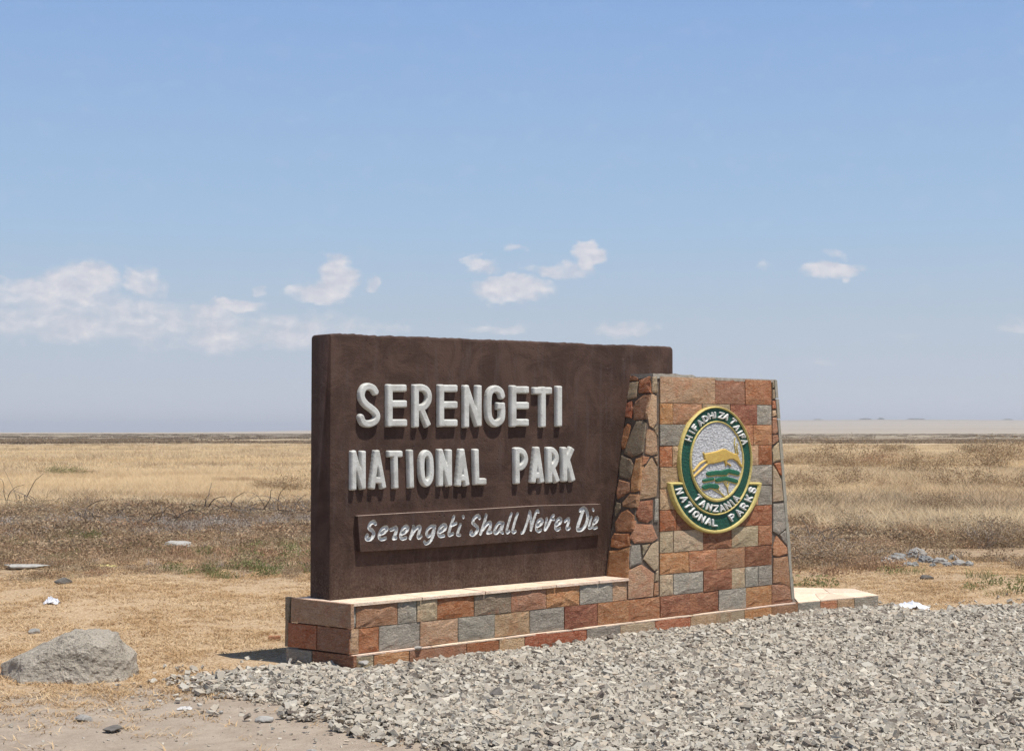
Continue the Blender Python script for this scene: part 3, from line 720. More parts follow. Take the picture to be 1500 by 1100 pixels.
# stones cladding the right-hand side, their pale edges seen from the front
cuts = [556.5, 584, 614, 642, 673, 704, 735, 766, 812, 850, 879]
for i in range(len(cuts)-1):
    za = fs(1136, cuts[i]+.5, TF)[1]; zb_ = fs(1150, cuts[i+1]-.5, TF)[1]
    def q(z, w): return wall(sR(z)+w, TF+.002, z)
    V = [wall(sR(z)+w, o, z) for z in (zb_, za) for (w, o) in ((-.002, TF+.003), (.033+.006*(i % 2), TF+.003), (.033+.006*(i % 2), BK), (-.002, BK))]
    hexa('side_stone', V, M['edge'], pillar)
# cement bedding on top, under the overhanging slab
capm = []
zz = ZP-.02
V, Fc = [], []
n1_, n2_ = 30, 8; sa, sb = sL(ZP)+.004, sR(ZP)+.03
for i in range(n1_+1):
    for j in range(n2_+1):
        s = sa+(sb-sa)*i/n1_; o = TF-.004+(BK-TF)*j/n2_; h = .003+.006*abs(mnoise.noise(Vector((s*9, o*9, 2))))
        if s < sa+.50: h += .014+.010*mnoise.noise(Vector((s*25, o*25, 5)))
        V.append(wall(s, o, ZP+h))
for i in range(n1_):
    for j in range(n2_): a = i*(n2_+1)+j; Fc.append((a, a+1, a+n2_+2, a+n2_+1)[::-1])
nb = len(V); per = [i*(n2_+1) for i in range(n1_+1)]+[n1_*(n2_+1)+j for j in range(1, n2_+1)]+[i*(n2_+1)+n2_ for i in range(n1_-1, -1, -1)]+[j for j in range(n2_-1, 0, -1)]
for p in per: q = np.array(V[p]); V.append([q[0], q[1], ZP-.022])
for i in range(len(per)): j = (i+1) % len(per); Fc.append((per[i], per[j], nb+j, nb+i)[::-1])
obj('cement_cap', V, Fc, M['cement'], pillar)

# --- emblem
EB, ER = TF+.004, TF+.032
emb = relief('emblem', lambda X, Y: np.minimum(ell_sd(X, Y, 1050, 675, 52.5, 79), np.maximum(ell_sd(X, Y, 1049, 690, 68.5, 90.8), (706.2+np.abs(X-1049)*.02)-Y)), (978, 592, 1122, 784), 1.1, TF-.01, ER-.010, 1.2, M['green'], sign, rough=.002)
def em(name, f, box_, step, top, mat, prof=1.0, rough=.0006, base_=None):
    return relief(name, f, box_, step, ER-.014 if base_ is None else base_, top, prof, mat, emb, rough=rough)
oval = lambda a, b_: (lambda X, Y: ell_sd(X, Y, 1050, 675, a, b_))
em('oval_rim', lambda X, Y: np.maximum(ell_sd(X, Y, 1050, 675, 53.6, 80), -ell_sd(X, Y, 1050, 675, 50.7, 76.8)), (994, 592, 1106, 758), .75, ER+.006, M['yellow'], 1.5, base_=TF-.008)
em('inner_rim', lambda X, Y: np.maximum(ell_sd(X, Y, 1051.3, 675.8, 39.6, 59.3), -ell_sd(X, Y, 1051.3, 674.6, 37.0, 55.8)), (1010, 614, 1093, 737), .7, ER+.004, M['yellow'], 1.3)
em('scene_field', lambda X, Y: ell_sd(X, Y, 1051.3, 674.6, 37.4, 56.2), (1012, 616, 1092, 733), 1.1, ER-.006, M['stucco'], .8, .005)
def ribbon(X, Y):
    o_ = np.maximum(ell_sd(X, Y, 1049, 690, 69.6, 91.8), (705.2+np.abs(X-1049)*.02)-Y)
    i_ = np.maximum(ell_sd(X, Y, 1049, 690, 63.6, 86.2), (709.6+np.abs(X-1049)*.02)-Y)
    return np.maximum(np.maximum(o_, -i_), -ell_sd(X, Y, 1050, 675, 53.0, 79.4))
em('ribbon_rim', ribbon, (976, 700, 1122, 784), .75, ER+.004, M['yellow'], 1.6, base_=TF-.008)
FT = {'A': [[(0, 0), (.5, 1), (1, 0)], [(.2, .32), (.8, .32)]], 'D': [[(0, 0), (0, 1), (.5, 1), (.95, .75), (1, .5), (.95, .25), (.5, 0), (0, 0)]],
 'F': [[(0, 0), (0, 1), (.95, 1)], [(0, .52), (.75, .52)]], 'H': [[(0, 0), (0, 1)], [(1, 0), (1, 1)], [(0, .5), (1, .5)]], 'I': [[(.5, 0), (.5, 1)]],
 'K': [[(0, 0), (0, 1)], [(1, 1), (.05, .45)], [(.3, .6), (1, 0)]], 'L': [[(0, 1), (0, 0), (.9, 0)]], 'N': [[(0, 0), (0, 1), (1, 0), (1, 1)]],
 'O': [[(.5, 0), (.1, .15), (0, .5), (.1, .85), (.5, 1), (.9, .85), (1, .5), (.9, .15), (.5, 0)]], 'P': [[(0, 0), (0, 1), (.7, 1), (1, .78), (.7, .5), (0, .5)]],
 'R': [[(0, 0), (0, 1), (.7, 1), (1, .78), (.7, .5), (0, .5)], [(.5, .5), (1, 0)]], 'S': [[(1, .82), (.75, 1), (.25, 1), (0, .78), (.2, .55), (.8, .45), (1, .22), (.75, 0), (.25, 0), (0, .18)]],
 'T': [[(0, 1), (1, 1)], [(.5, 1), (.5, 0)]], 'Z': [[(0, 1), (1, 1), (0, 0), (1, 0)]]}
def ring_text(items, cx_, cy_, a, b_, w, h, r, inward=False, word=''):
    for ch, u, v in items:
        gx_, gy_ = (u-cx_)/a**2, (v-cy_)/b_**2; L = math.hypot(gx_, gy_); ux, uy = gx_/L, gy_/L      # outward
        # blend the normal a little towards the radial direction
        if inward: ux, uy = -ux, -uy                                                              # up of the glyph
        rx, ry = -uy, ux                                                                          # right of the glyph (y down)
        if True: rx, ry = (-uy, ux)
        ww = w*(.25 if ch == 'I' else 1.0)*(1-.16*abs(ry)*0)
        # across the wall the strokes are foreshortened
        S = []
        for pl in FT[ch]:
            S.append([(u+rx*(x-.5)*ww+ux*(y-.5)*h, v+ry*(x-.5)*ww+uy*(y-.5)*h) for x, y in pl])
        def f(X, Y, S=S):
            d = None
            for pl in S:
                for p0, p1 in zip(pl[:-1], pl[1:]):
                    s_ = seg_sd(X*1.12, Y, p0[0]*1.12, p0[1], p1[0]*1.12, p1[1], r); d = s_ if d is None else np.minimum(d, s_)
            return d
        o = em('emblem_letter', f, (u-8, v-8, u+8, v+8), .42, ER+.006, M['glyph'], .9, .0)
        if o: o['label'] = 'white letter %s of the word %s' % (ch, word)
ring_text([('H', 1010.3, 642.2), ('I', 1014.9, 633), ('F', 1019.8, 626), ('A', 1027.3, 619.2), ('D', 1034.6, 613), ('H', 1042.6, 609.2), ('I', 1048.7, 608.0)], 1050, 675, 46.5, 69, 5.6, 7.6, 1.12, word='HIFADHI')
ring_text([('Z', 1057.8, 608.6), ('A', 1065, 610.5)], 1050, 675, 46.5, 69, 5.6, 7.6, 1.12, word='ZA')
ring_text([('T', 1075.0, 617.5), ('A', 1080.7, 626), ('I', 1084.9, 633), ('F', 1088.3, 639.6), ('A', 1091.8, 647.2)], 1050, 675, 46.5, 69, 5.6, 7.2, 1.12, word='TAIFA')
ring_text([('T', 1023.6, 729.4), ('A', 1030.7, 737.4), ('N', 1040, 742.6), ('Z', 1049.8, 744.8), ('A', 1058.8, 744.2), ('N', 1067.3, 740.4), ('I', 1074, 736.0), ('A', 1079.6, 730.0)], 1050, 675, 46.5, 69, 5.8, 8.4, 1.2, True, word='TANZANIA')
ring_text([('N', 996.6, 719.4), ('A', 1003.3, 730.7), ('T', 1009.3, 740.6), ('I', 1014.7, 747.2), ('O', 1020.7, 753.4), ('N', 1029.4, 759.2), ('A', 1039, 763.6), ('L', 1048.7, 765.6)], 1049, 690, 58, 80, 6.4, 8.6, 1.3, True, word='NATIONAL')
ring_text([('P', 1074, 757.6), ('A', 1084.0, 750.6), ('R', 1091.2, 741.6), ('K', 1098, 730), ('S', 1103.2, 718)], 1049, 690, 58, 80, 6.4, 8.6, 1.3, True, word='PARKS')
kz = 9.17
def zc(P, oy=580): return [(970+x/kz, oy+y/kz) for x, y in P]
body = zc([(572, 775), (650, 762), (740, 742), (808, 714), (862, 712), (915, 745), (970, 772), (1015, 775), (1040, 830), (1062, 890), (1085, 955), (1062, 955), (1010, 880), (960, 848), (905, 850), (880, 872), (840, 872), (790, 888), (700, 908), (620, 918), (600, 880), (572, 830)])
legs = [zc([(600, 860), (520, 910), (440, 1005)]), zc([(640, 890), (540, 985), (432, 1085)]), zc([(860, 860), (880, 905), (925, 925), (925, 940)]), zc([(850, 860), (868, 935)]), zc([(575, 800), (566, 765)])]
def ant(X, Y):
    d = poly_sd(X, Y, body)
    for i, pl in enumerate(legs):
        for p0, p1 in zip(pl[:-1], pl[1:]): d = np.minimum(d, seg_sd(X, Y, *p0, *p1, 1.4 if i < 2 else .9))
    return d-.25
em('antelope', ant, (1014, 655, 1092, 702), .55, ER+.006, M['amber'], 1.6)
horns = [zc([(985, 565), (975, 640), (1000, 770)]), zc([(1015, 640), (1010, 700), (1030, 780)])]
def strk(PL, r):
    def f(X, Y):
        d = None
        for pl in PL:
            for p0, p1 in zip(pl[:-1], pl[1:]):
                s_ = seg_sd(X, Y, *p0, *p1, r); d = s_ if d is None else np.minimum(d, s_)
        return d
    return f
em('antelope_horns', strk(horns, .8), (1070, 638, 1090, 668), .45, ER+.003, M['yellow'], .9)
for PL, r in (([zc([(630, 128), (760, 112)], 680), zc([(800, 118), (900, 88), (1020, 118)], 680), zc([(760, 115), (860, 118)], 680)], 3.5), ([zc([(570, 218), (690, 196)], 680)], 2.3),
              ([zc([(745, 212), (860, 190), (1000, 226)], 680)], 3.3), ([zc([(575, 308), (650, 288), (740, 300)], 680)], 3.7)):
    xs_ = [p[0] for pl in PL for p in pl]; ys_ = [p[1] for pl in PL for p in pl]; bx = (min(xs_)-5, min(ys_)-5, max(xs_)+5, max(ys_)+5)
    em('tree_outline', strk([[(x, y+.9) for x, y in pl] for pl in PL], r+.6), bx, .6, ER+.0005, M['yellow'], 1.0)
    em('tree_crown', strk(PL, r), bx, .55, ER+.005, M['leafgreen'], 1.2)
for PL in ([zc([(690, 340), (800, 400), (850, 440)], 680), zc([(740, 320), (850, 435)], 680)], [zc([(830, 230), (880, 320), (900, 420)], 680), zc([(905, 230), (885, 330)], 680), zc([(860, 230), (890, 340)], 680)]):
    xs_ = [p[0] for pl in PL for p in pl]; ys_ = [p[1] for pl in PL for p in pl]
    em('tree_trunk', strk(PL, .75), (min(xs_)-2, min(ys_)-2, max(xs_)+2, max(ys_)+2), .45, ER+.002, M['yellow'], .8)

# --- low stone platform running on to the right of the pillar
Q = [G(u, v, .1) for u, v in ((1169.5, 881.6), (1202, 878.6), (1227, 876.5), (1252, 874.2), (1287, 871.2), (1252, 861.8), (1205, 860.8), (1150, 859.6))]
inner = wall(4.55, -.10, .1); innerb = wall(4.55, -.80, .1)
plat = empty('stone_platform', wall(5.4, -.3, 0)); tag(plat, 'low flat cream paved stone platform running on past the right end of the pillar', 'platform')
cor = [wall(4.94, -.03, 0), *[np.array([*(q[:2]), 0])+np.array([-.03, .03, 0]) for q in (Q[4],)], np.array([Q[5][0]-.02, Q[5][1]-.05, 0]), np.array([Q[7][0], Q[7][1]-.04, 0])]
n_ = 4; V = [p+UP*-.04 for p in cor]+[p+UP*.085 for p in cor]
obj('core', V, [(3, 2, 1, 0), (4, 5, 6, 7), (0, 1, 5, 4), (1, 2, 6, 5), (2, 3, 7, 6), (3, 0, 4, 7)], M['mortar'], plat)
for i, key in enumerate('gotg'):
    a, b_ = Q[i], Q[i+1]; d_ = b_-a; nn = np.cross(d_, UP); nn /= np.linalg.norm(nn)
    if nn[1] > 0: nn = -nn
    pts = [np.array([*a[:2], -.03]), np.array([*b_[:2], -.03]), np.array([*b_[:2], .094]), np.array([*a[:2], .094])]
    stone('kerb_stone', pts, nn, .03, key, plat, bulge=.004, seed=800+i)
d_ = Q[5]-Q[4]; nn = np.cross(UP, d_); nn /= np.linalg.norm(nn); nn = nn if nn[0] > 0 else -nn
stone('kerb_stone', [np.array([*Q[4][:2], -.03]), np.array([*Q[5][:2], -.03]), np.array([*Q[5][:2], .094]), np.array([*Q[4][:2], .094])], nn, .03, 'g', plat, seed=811)
mids = [Q[7]*.5+Q[0]*.5, Q[6]*.5+Q[2]*.5, Q[5]*.45+Q[4]*.55]
flag = [[Q[0], Q[1], mids[1]*.6+mids[0]*.4, mids[0]], [Q[1], Q[2], Q[3], mids[1]], [mids[1]*.6+mids[0]*.4, Q[1], mids[1]], [Q[3], Q[4], mids[2], mids[1]], [mids[0], mids[1]*.6+mids[0]*.4, mids[1], Q[6], Q[7]], [mids[1], mids[2], Q[5], Q[6]]]
for i, P in enumerate(flag):
    stone('paving_stone', [np.array([*p[:2], .1]) for p in P], UP, .012, 'c', plat, bulge=.0015, seed=820+i)

# ================================================================== GRAVEL
gp = [G(u, v)[:2] for u, v in ((268, 993), (330, 985), (420, 975), (520, 966))]+[wall(s, .02, 0)[:2] for s in (0.1, 1.5, 3, 4.95)]+[Q[4][:2]+np.array([0.05, -.02])]+[G(u, v)[:2] for u, v in ((1330, 898), (1420, 894), (1500, 891), (1700, 886))]
gp += [np.array([8.6, 14.2]), np.array([8.6, 4.6]), np.array([.2, 4.6])]+[G(u, v)[:2] for u, v in ((760, 1150), (690, 1098), (600, 1082), (510, 1060), (450, 1036), (370, 1020), (310, 1008))]
gp = np.array(gp)
def in_poly_sd(X, Y): return poly_sd(X, Y, [tuple(p) for p in gp])
NG = 430000
xx = rng.uniform(-3, 8.6, NG); yy = rng.uniform(6.3, 15.2, NG); sd = in_poly_sd(xx, yy)
nz = np.array([vn(a, b_, 2.2, 4) for a, b_ in zip(xx, yy)])
edge_n = sd+nz*.28; nz3 = np.array([vn(a, b_, .9, 44)+.5*vn(a, b_, 3, 4) for a, b_ in zip(xx, yy)])
keep = ((edge_n < -.10) & ((nz3 < .36) | (rng.random(NG) < .35))) | ((edge_n < .12) & (rng.random(NG) < .25)) | ((edge_n < .5) & (rng.random(NG) < .010))
# nothing inside the sign's footprint
ss = (xx-A0[0])*WD[0]+(yy-A0[1])*WD[1]; oo = (xx-A0[0])*WN[0]+(yy-A0[1])*WN[1]
keep &= ~((oo < .015) & (ss > -.02)) & (np.abs(xx) < yy*.40+.9)
xx, yy, sd, nz = xx[keep], yy[keep], sd[keep], nz[keep]; ngr = len(xx)
size = np.exp(rng.normal(math.log(.0093), .40, ngr)).clip(.004, .024)
protos = []
for i in range(40):
    c8 = np.array([(a, b_, c_) for a in (-1, 1) for b_ in (-1, 1) for c_ in (-1, 1)], float)*np.array([1.4, .95, .46])
    c8 += rng.uniform(-.42, .42, c8.shape)*np.array([1, .9, .6]); protos.append(c8)
protos = np.array(protos)
q8 = np.array([(0, 1, 3, 2), (4, 6, 7, 5), (0, 4, 5, 1), (2, 3, 7, 6), (0, 2, 6, 4), (1, 5, 7, 3)])
tri = np.concatenate([q8[:, [0, 1, 2]], q8[:, [0, 2, 3]]])
def rot_mats(rz, tx, ty):
    cz, sz_, cx2, sx2, cy2, sy2 = np.cos(rz), np.sin(rz), np.cos(tx), np.sin(tx), np.cos(ty), np.sin(ty); n_ = len(rz); o_ = np.zeros(n_); l_ = np.ones(n_)
    Z_ = np.array([[cz, -sz_, o_], [sz_, cz, o_], [o_, o_, l_]]); X_ = np.array([[l_, o_, o_], [o_, cx2, -sx2], [o_, sx2, cx2]]); Y_ = np.array([[cy2, o_, sy2], [o_, l_, o_], [-sy2, o_, cy2]])
    return np.einsum('abn,bcn,cdn->nad', Z_, X_, Y_)
def build_stones(x, y, z, s, tilt=.5):
    n_ = len(x); Rm = rot_mats(rng.uniform(0, 6.28, n_), rng.normal(0, tilt, n_), rng.normal(0, tilt, n_))
    P = protos[rng.integers(0, len(protos), n_)]*s[:, None, None]
    Vv = np.einsum('nad,nkd->nka', Rm, P)+np.stack([x, y, z], 1)[:, None, :]
    Ff = (np.arange(n_)*8)[:, None, None]+tri[None]
    return Vv.reshape(-1, 3), Ff.reshape(-1, 3)
gzv = np.array([gz(a, b_) for a, b_ in zip(xx, yy)])
bed = np.clip(-sd/.5, 0, 1)*.032
zz_ = gzv+.012+bed+rng.uniform(-.008, .016, ngr)+size*.25
v, f = build_stones(xx, yy, zz_, size)
m, nt, out = newmat('crushed_grey_stone'); gi = N(nt, 'ShaderNodeNewGeometry'); ri = gi.outputs['Random Per Island']; g = gi.outputs['Position']
cr = N(nt, 'ShaderNodeValToRGB'); lk(nt, ri, cr.inputs[0]); el_ = cr.color_ramp.elements
el_[0].position = 0; el_[0].color = (.12, .095, .08, 1); el_[1].position = 1; el_[1].color = (.56, .51, .42, 1)
for p_, c_ in ((.08, (.18, .15, .12)), (.17, (.33, .29, .235)), (.42, (.41, .37, .305)), (.60, (.37, .33, .27)), (.72, (.45, .37, .28)), (.82, (.43, .40, .345))):
    e2 = cr.color_ramp.elements.new(p_); e2.color = (*c_, 1)
ns = noise(nt, g, 90, 3, .6); princ(nt, out, mixc(nt, val(nt, 'MULTIPLY', ramp(nt, ns, .4, .7), .25), cr.outputs[0], (.48, .435, .36)), .9, [(ns, .003)], .2)
M['gravel'] = m
gr = link('gravel', meshdata('gravel', v, f, [m])); tag(gr, 'bed of crushed pale grey stone chips in front of the sign', 'gravel', kind='stuff')
# crumbs of stone and clods scattered over the bare soil
px_, py_ = rng.uniform(-5.5, 2.6, 16000), rng.uniform(6.3, 13.5, 16000); sdp = in_poly_sd(px_, py_)
kp = (sdp > -.02) & (np.abs(px_) < py_*.40+.9) & (rng.random(16000) < np.clip(.16+.35*np.exp(-np.clip(sdp, 0, 9)*2.2), 0, 1)) & (((px_-A0[0])*WN[0]+(py_-A0[1])*WN[1]) > .02)
px_, py_ = px_[kp], py_[kp]; v, f = build_stones(px_, py_, np.array([gz(a, b_) for a, b_ in zip(px_, py_)])+.002, np.exp(rng.normal(math.log(.0036), .5, len(px_))).clip(.0015, .012))
pb = link('pebbles', meshdata('pebbles', v, f, [m])); tag(pb, 'tiny stone crumbs strewn over the bare soil at the gravel edge', 'pebbles', kind='stuff')
# gravel bed sheet under the chips
bx_ = np.arange(-3, 8.8, .12); by_ = np.arange(4.5, 15.2, .12); V, Fc, idm = [], [], {}
SX, SY = np.meshgrid(bx_, by_, indexing='ij'); SD = in_poly_sd(SX, SY)
for i in range(len(bx_)):
    for j in range(len(by_)):
        if SD[i, j] < .12:
            idm[(i, j)] = len(V); s_ = SD[i, j]; V.append((SX[i, j], SY[i, j], gz(SX[i, j], SY[i, j])+(.004-.02*max(0, (s_+.10)/.2)) + min(1, max(0, -(s_)/.5))*.032))
for (i, j), a in idm.items():
    if (i+1, j) in idm and (i, j+1) in idm and (i+1, j+1) in idm: Fc.append((a, idm[(i+1, j)], idm[(i+1, j+1)], idm[(i, j+1)]))
M['grit'] = simple_mat('stone_dust', (.34, .295, .23), (.25, .215, .165), 45, .012)
tag(obj('gravel_bed', V, Fc, M['grit'], None, True), kind='structure')

# ================================================================== LOOSE STONES AND THE BOULDER
def rock_mesh(name, ext, seed, subd=3, mat=None, planes=None, rough=.05, fac=.03):
    import bmesh
    rr = random.Random(seed); bm = bmesh.new(); bmesh.ops.create_icosphere(bm, subdivisions=subd, radius=1)
    if planes is None:
        planes = []
        for i in range(13):
            d_ = Vector((rr.gauss(0, 1), rr.gauss(0, 1), rr.gauss(0, 1))).normalized(); planes.append((d_, rr.uniform(.62, .95)))
    for v_ in bm.verts:
        d_ = v_.co.normalized(); k = 0.
        vals = [o_/max(d_.dot(n_), 1e-3) for n_, o_ in planes if d_.dot(n_) > .02]; r0 = min(vals+[1.2])
        r0 -= .045*abs(mnoise.noise(d_*3.1+Vector((2, seed, 1))))*(subd > 5); r0 += .02*mnoise.noise(d_*19)*(subd > 5)
        r0 *= 1+rough*mnoise.fractal(d_*2.2+Vector((seed, 0, 0)), 1.0, 2.0, 4)+fac*mnoise.noise(d_*7+Vector((0, seed, 0)))
        v_.co = Vector((d_.x*r0*ext[0], d_.y*r0*ext[1], d_.z*r0*ext[2]))
    me = bpy.data.meshes.new(name); bm.to_mesh(me); bm.free(); me.materials.append(mat)
    return me
m, nt, out = newmat('weathered_grey_boulder'); g = pos(nt); a = noise(nt, g, 3.5, 6, .65, .5); b2 = noise(nt, g, 18, 6, .7, .3); c2 = noise(nt, g, 70, 4, .7)
col = mixc(nt, ramp(nt, a, .38, .62), (.42, .37, .30), (.54, .48, .395)); col = mixc(nt, val(nt, 'MULTIPLY', ramp(nt, b2, .55, .70), .75), col, (.22, .195, .16)); col = mixc(nt, val(nt, 'MULTIPLY', ramp(nt, c2, .60, .72), .5), col, (.50, .47, .42))
princ(nt, out, col, .9, [(a, .08), (b2, .045), (c2, .010)], .2); M['boulder'] = m
m, nt, out = newmat('small_grey_stone'); g = pos(nt); a = noise(nt, g, 14, 5, .65); r = rnd(nt)
princ(nt, out, mixc(nt, ramp(nt, a, .35, .65), mixc(nt, r, (.24, .23, .215), (.42, .40, .37)), (.34, .32, .29)), .9, [(a, .01)], .2); M['rock'] = m
m, nt, out = newmat('dark_volcanic_stone'); g = pos(nt); a = noise(nt, g, 14, 5, .65); princ(nt, out, mixc(nt, ramp(nt, a, .35, .65), (.10, .09, .08), (.16, .145, .13)), .9, [(a, .01)], .2); M['darkrock'] = m
bc = G(88, 1000); VV = Vector
bpl = [(VV((0, 0, 1)), .60), (VV((-.42, 0, .9)).normalized(), .58), (VV((-.35, -.45, .82)).normalized(), .56), (VV((.25, -.2, .95)).normalized(), .64), (VV((.75, -.2, .62)).normalized(), .74), (VV((.95, -.1, .15)).normalized(), .84),
       (VV((.55, -.8, .25)).normalized(), .72), (VV((-.2, -.88, .42)).normalized(), .58), (VV((-.85, -.4, .35)).normalized(), .82), (VV((-.98, 0, .1)).normalized(), 1.15), (VV((0, 1, .2)).normalized(), .8), (VV((.5, .8, .4)).normalized(), .8), (VV((0, 0, -1)), .8), (VV((0, -1, -.1)).normalized(), .85)]
bo = link('boulder', rock_mesh('boulder', (.45, .38, .455), 4, 6, M['boulder'], bpl, .055, .03)); bo.location = (bc[0], bc[1]+.34, .04)
bo.location.z = gz(bc[0], bc[1])+.03; bo.rotation_euler = (0, math.radians(0), math.radians(8))
tag(bo, 'large grey weathered boulder half sunk in the ground at the lower left', 'boulder')
stones = [(125, 1050, .05, 'rock', 'small grey two toned stone on bare soil below the boulder'), (163, 1066, .058, 'darkrock', 'flat dark stone lying on the bare soil at the lower left'),
 (387, 1047, .05, 'rock', 'small angular grey stone on soil just outside the gravel edge'), (215, 1034, .018, 'darkrock', 'tiny dark pebble on bare soil beneath the white paper scraps'), (323, 1040, .022, 'rock', 'tiny brown pebble on bare soil left of the angular grey stone'),
 (92, 863, .09, 'darkrock', 'dark stone lodged in the low dirt mound'), (52, 924, .06, 'rock', 'small pale stone in dry grass behind the boulder'), (1357, 856, .07, 'darkrock', 'small dark stone on dry turf beyond the platform'),
 (728, 1022, .06, 'darkrock', 'dark greenish stone standing out in the pale gravel'), (785, 1014, .035, 'darkrock', 'reddish dark stone on the gravel right of the greenish one'), (612, 942, .030, 'rock', 'pale stone resting against the lowest tiles on top of the kerb'),
 (527, 968, .045, 'rock', 'upright pale stone at the front left corner of the kerb'), (455, 1100, .04, 'rock', 'half buried stone at the bottom edge of the soil')]
for i, (u, v_, s_, mk, lb) in enumerate(stones):
    p = G(u, v_, .02 if 'gravel' in lb or 'kerb' in lb else 0.)
    zb_ = gz(p[0], p[1])+(.055 if ('gravel' in lb and 'outside' not in lb) or 'kerb' in lb else 0)
    if 'resting against' in lb: p = wall(fs(612, 948, 0)[0], -.004, 0); zb_ = .092
    if 'upright' in lb: p = wall(fs(527, 962, 0)[0], .05, 0); zb_ = .035
    o = link('stone', rock_mesh('stone', (s_, s_*.8, s_*(.55 if 'flat' not in lb else .3)), 20+i, 3, M[mk])); o.location = (p[0], p[1], zb_+s_*.28); o.rotation_euler = (0, 0, i*1.3)
    tag(o, lb, 'stone')
# heap of broken rocks on the right
M['palerock'] = simple_mat('bluish_pale_rock', (.33, .325, .31), (.17, .168, .16), 12, .02)
VV = Vector
heap = [(1302, 826, .15), (1318, 822, .19), (1332, 829, .11), (1345, 819, .23), (1358, 824, .17), (1340, 829, .10), (1378, 825, .15), (1388, 828, .10), (1398, 820, .13), (1408, 827, .14), (1422, 827, .10), (1368, 829, .08)]
hl = ['leftmost pale rock of the heap beyond the platform', 'second rock from the left in the heap beyond the platform', 'small front rock left of the largest in the heap', 'largest rock in the middle of the heap beyond the platform',
 'rock touching the right side of the largest heap rock', 'small rock below the largest rock of the heap', 'flat rock right of the middle gap in the heap', 'small low rock at the front right of the heap', 'rock standing at the back right of the heap',
 'pale rock second from the right end of the heap', 'rightmost small rock of the heap', 'smallest rock in the front of the heap']
for i, ((u, v_, s_), lb) in enumerate(zip(heap, hl)):
    p = G(u, v_); o = link('rock', rock_mesh('rock', (s_*.85, s_*.7, s_*.46), 60+i, 3, M['palerock'] if i % 3 else M['rock'], [(VV((math.cos(a_*2.4+i), math.sin(a_*2.4+i), -.3+.16*a_)).normalized(), .55+.3*((a_*7+i*3) % 5)/5) for a_ in range(9)]+[(VV((.2, -.3, 1)).normalized(), .7), (VV((0, 0, -1)), .8)], rough=.22, fac=.12)); o.location = (p[0], p[1]+s_*.4, gz(p[0], p[1])+s_*.2); o.rotation_euler = (0, 0, i*2.1)
    tag(o, lb, 'rock', 'broken rocks heaped beyond the platform')
# flat pale stones in the weeds on the left
for (u, v_, a, b_, h, lb) in ((262, 803, .19, .16, .07, 'flat white stone lying among the weeds left of the sign'), (30, 838, .30, .10, .035, 'long thin white slab lying in the grass at the left edge')):
    p = G(u, v_); o = link('flat_stone', rock_mesh('flat_stone', (a, b_, h), 90+int(u), 4, M['cement'] if u > 100 else M['edge'])); o.location = (p[0], p[1]+.1, gz(p[0], p[1])+h*.9); tag(o, lb, 'stone')
M['whitestone'] = simple_mat('chalky_white_stone', (.44, .42, .385), (.33, .31, .275), 20, .01)
for o in COL.objects:
    if o.name.startswith('flat_stone'): o.data.materials[0] = M['whitestone']
# terracotta tile fragment
p = G(402, 933); V = [(p[0]+x, p[1]+y, gz(p[0], p[1])+z) for z in (0, .035) for x, y in ((-.045, -.03), (.05, -.02), (.045, .035), (-.05, .03))]
tag(hexa('tile_fragment', V, ST['o'], None), 'broken orange stone tile lying on soil left of the sign base', 'tile')

# ------------------------------------------------------------------ litter
def crumple(name, u, v_, sx_, sy_, h, mat, seed, lb, cat):
    rr = random.Random(seed); p = G(u, v_); n_ = 14; V, Fc = [], []
    for i in range(n_+1):
        for j in range(n_+1):
            a, b_ = i/n_*2-1, j/n_*2-1; w = max(0, 1-(a*a+b_*b_)*.7)
            q = Vector((a*3+seed, b_*3, 0)); x = p[0]+sx_*(a+.25*mnoise.noise(q)); y = p[1]+sy_*(b_+.25*mnoise.noise(q+VV((5, 5, 5))))
            V.append((x, y, gz(x, y)+.004+h*w*(.6+1.5*abs(mnoise.noise(q*1.7)))))
    for i in range(n_):
        for j in range(n_): a = i*(n_+1)+j; Fc.append((a, a+n_+1, a+n_+2, a+1))
    o = obj(name, V, Fc, mat); md = o.modifiers.new('thickness', 'SOLIDIFY'); md.thickness = .0015
    tag(o, lb, cat)
M['plastic'] = simple_mat('white_plastic', (.75, .76, .80), (.66, .68, .72), 20, .004, .4)
M['yplastic'] = simple_mat('yellow_plastic', (.62, .55, .22), (.55, .46, .18), 20, .004, .5)
M['paper'] = simple_mat('grey_paper', (.58, .56, .54), (.48, .46, .44), 20, .002)
crumple('plastic_bag', 76, 890, .068, .06, .05, M['plastic'], 1, 'crumpled white plastic bag on dry grass above the boulder', 'litter')
crumple('plastic_wrapper', 108, 990, .11, .03, .02, M['yplastic'], 2, 'strip of yellow plastic along the foot of the boulder', 'litter')
crumple('plastic_wrapper', 155, 829, .15, .10, .02, M['yplastic'], 3, 'faded yellow wrapper in the grass left of the flat white stone', 'litter')
crumple('paper_scrap', 231, 1023, .022, .016, .008, M['paper'], 4, 'small white paper scrap on bare soil right of the boulder', 'litter')
crumple('paper_scrap', 271, 1034, .045, .025, .014, M['paper'], 5, 'larger curled white paper scrap left of the gravel edge', 'litter')
crumple('plastic_sheet', 1332, 889, .17, .12, .05, M['plastic'], 6, 'crumpled white plastic at the far edge of the gravel', 'litter')

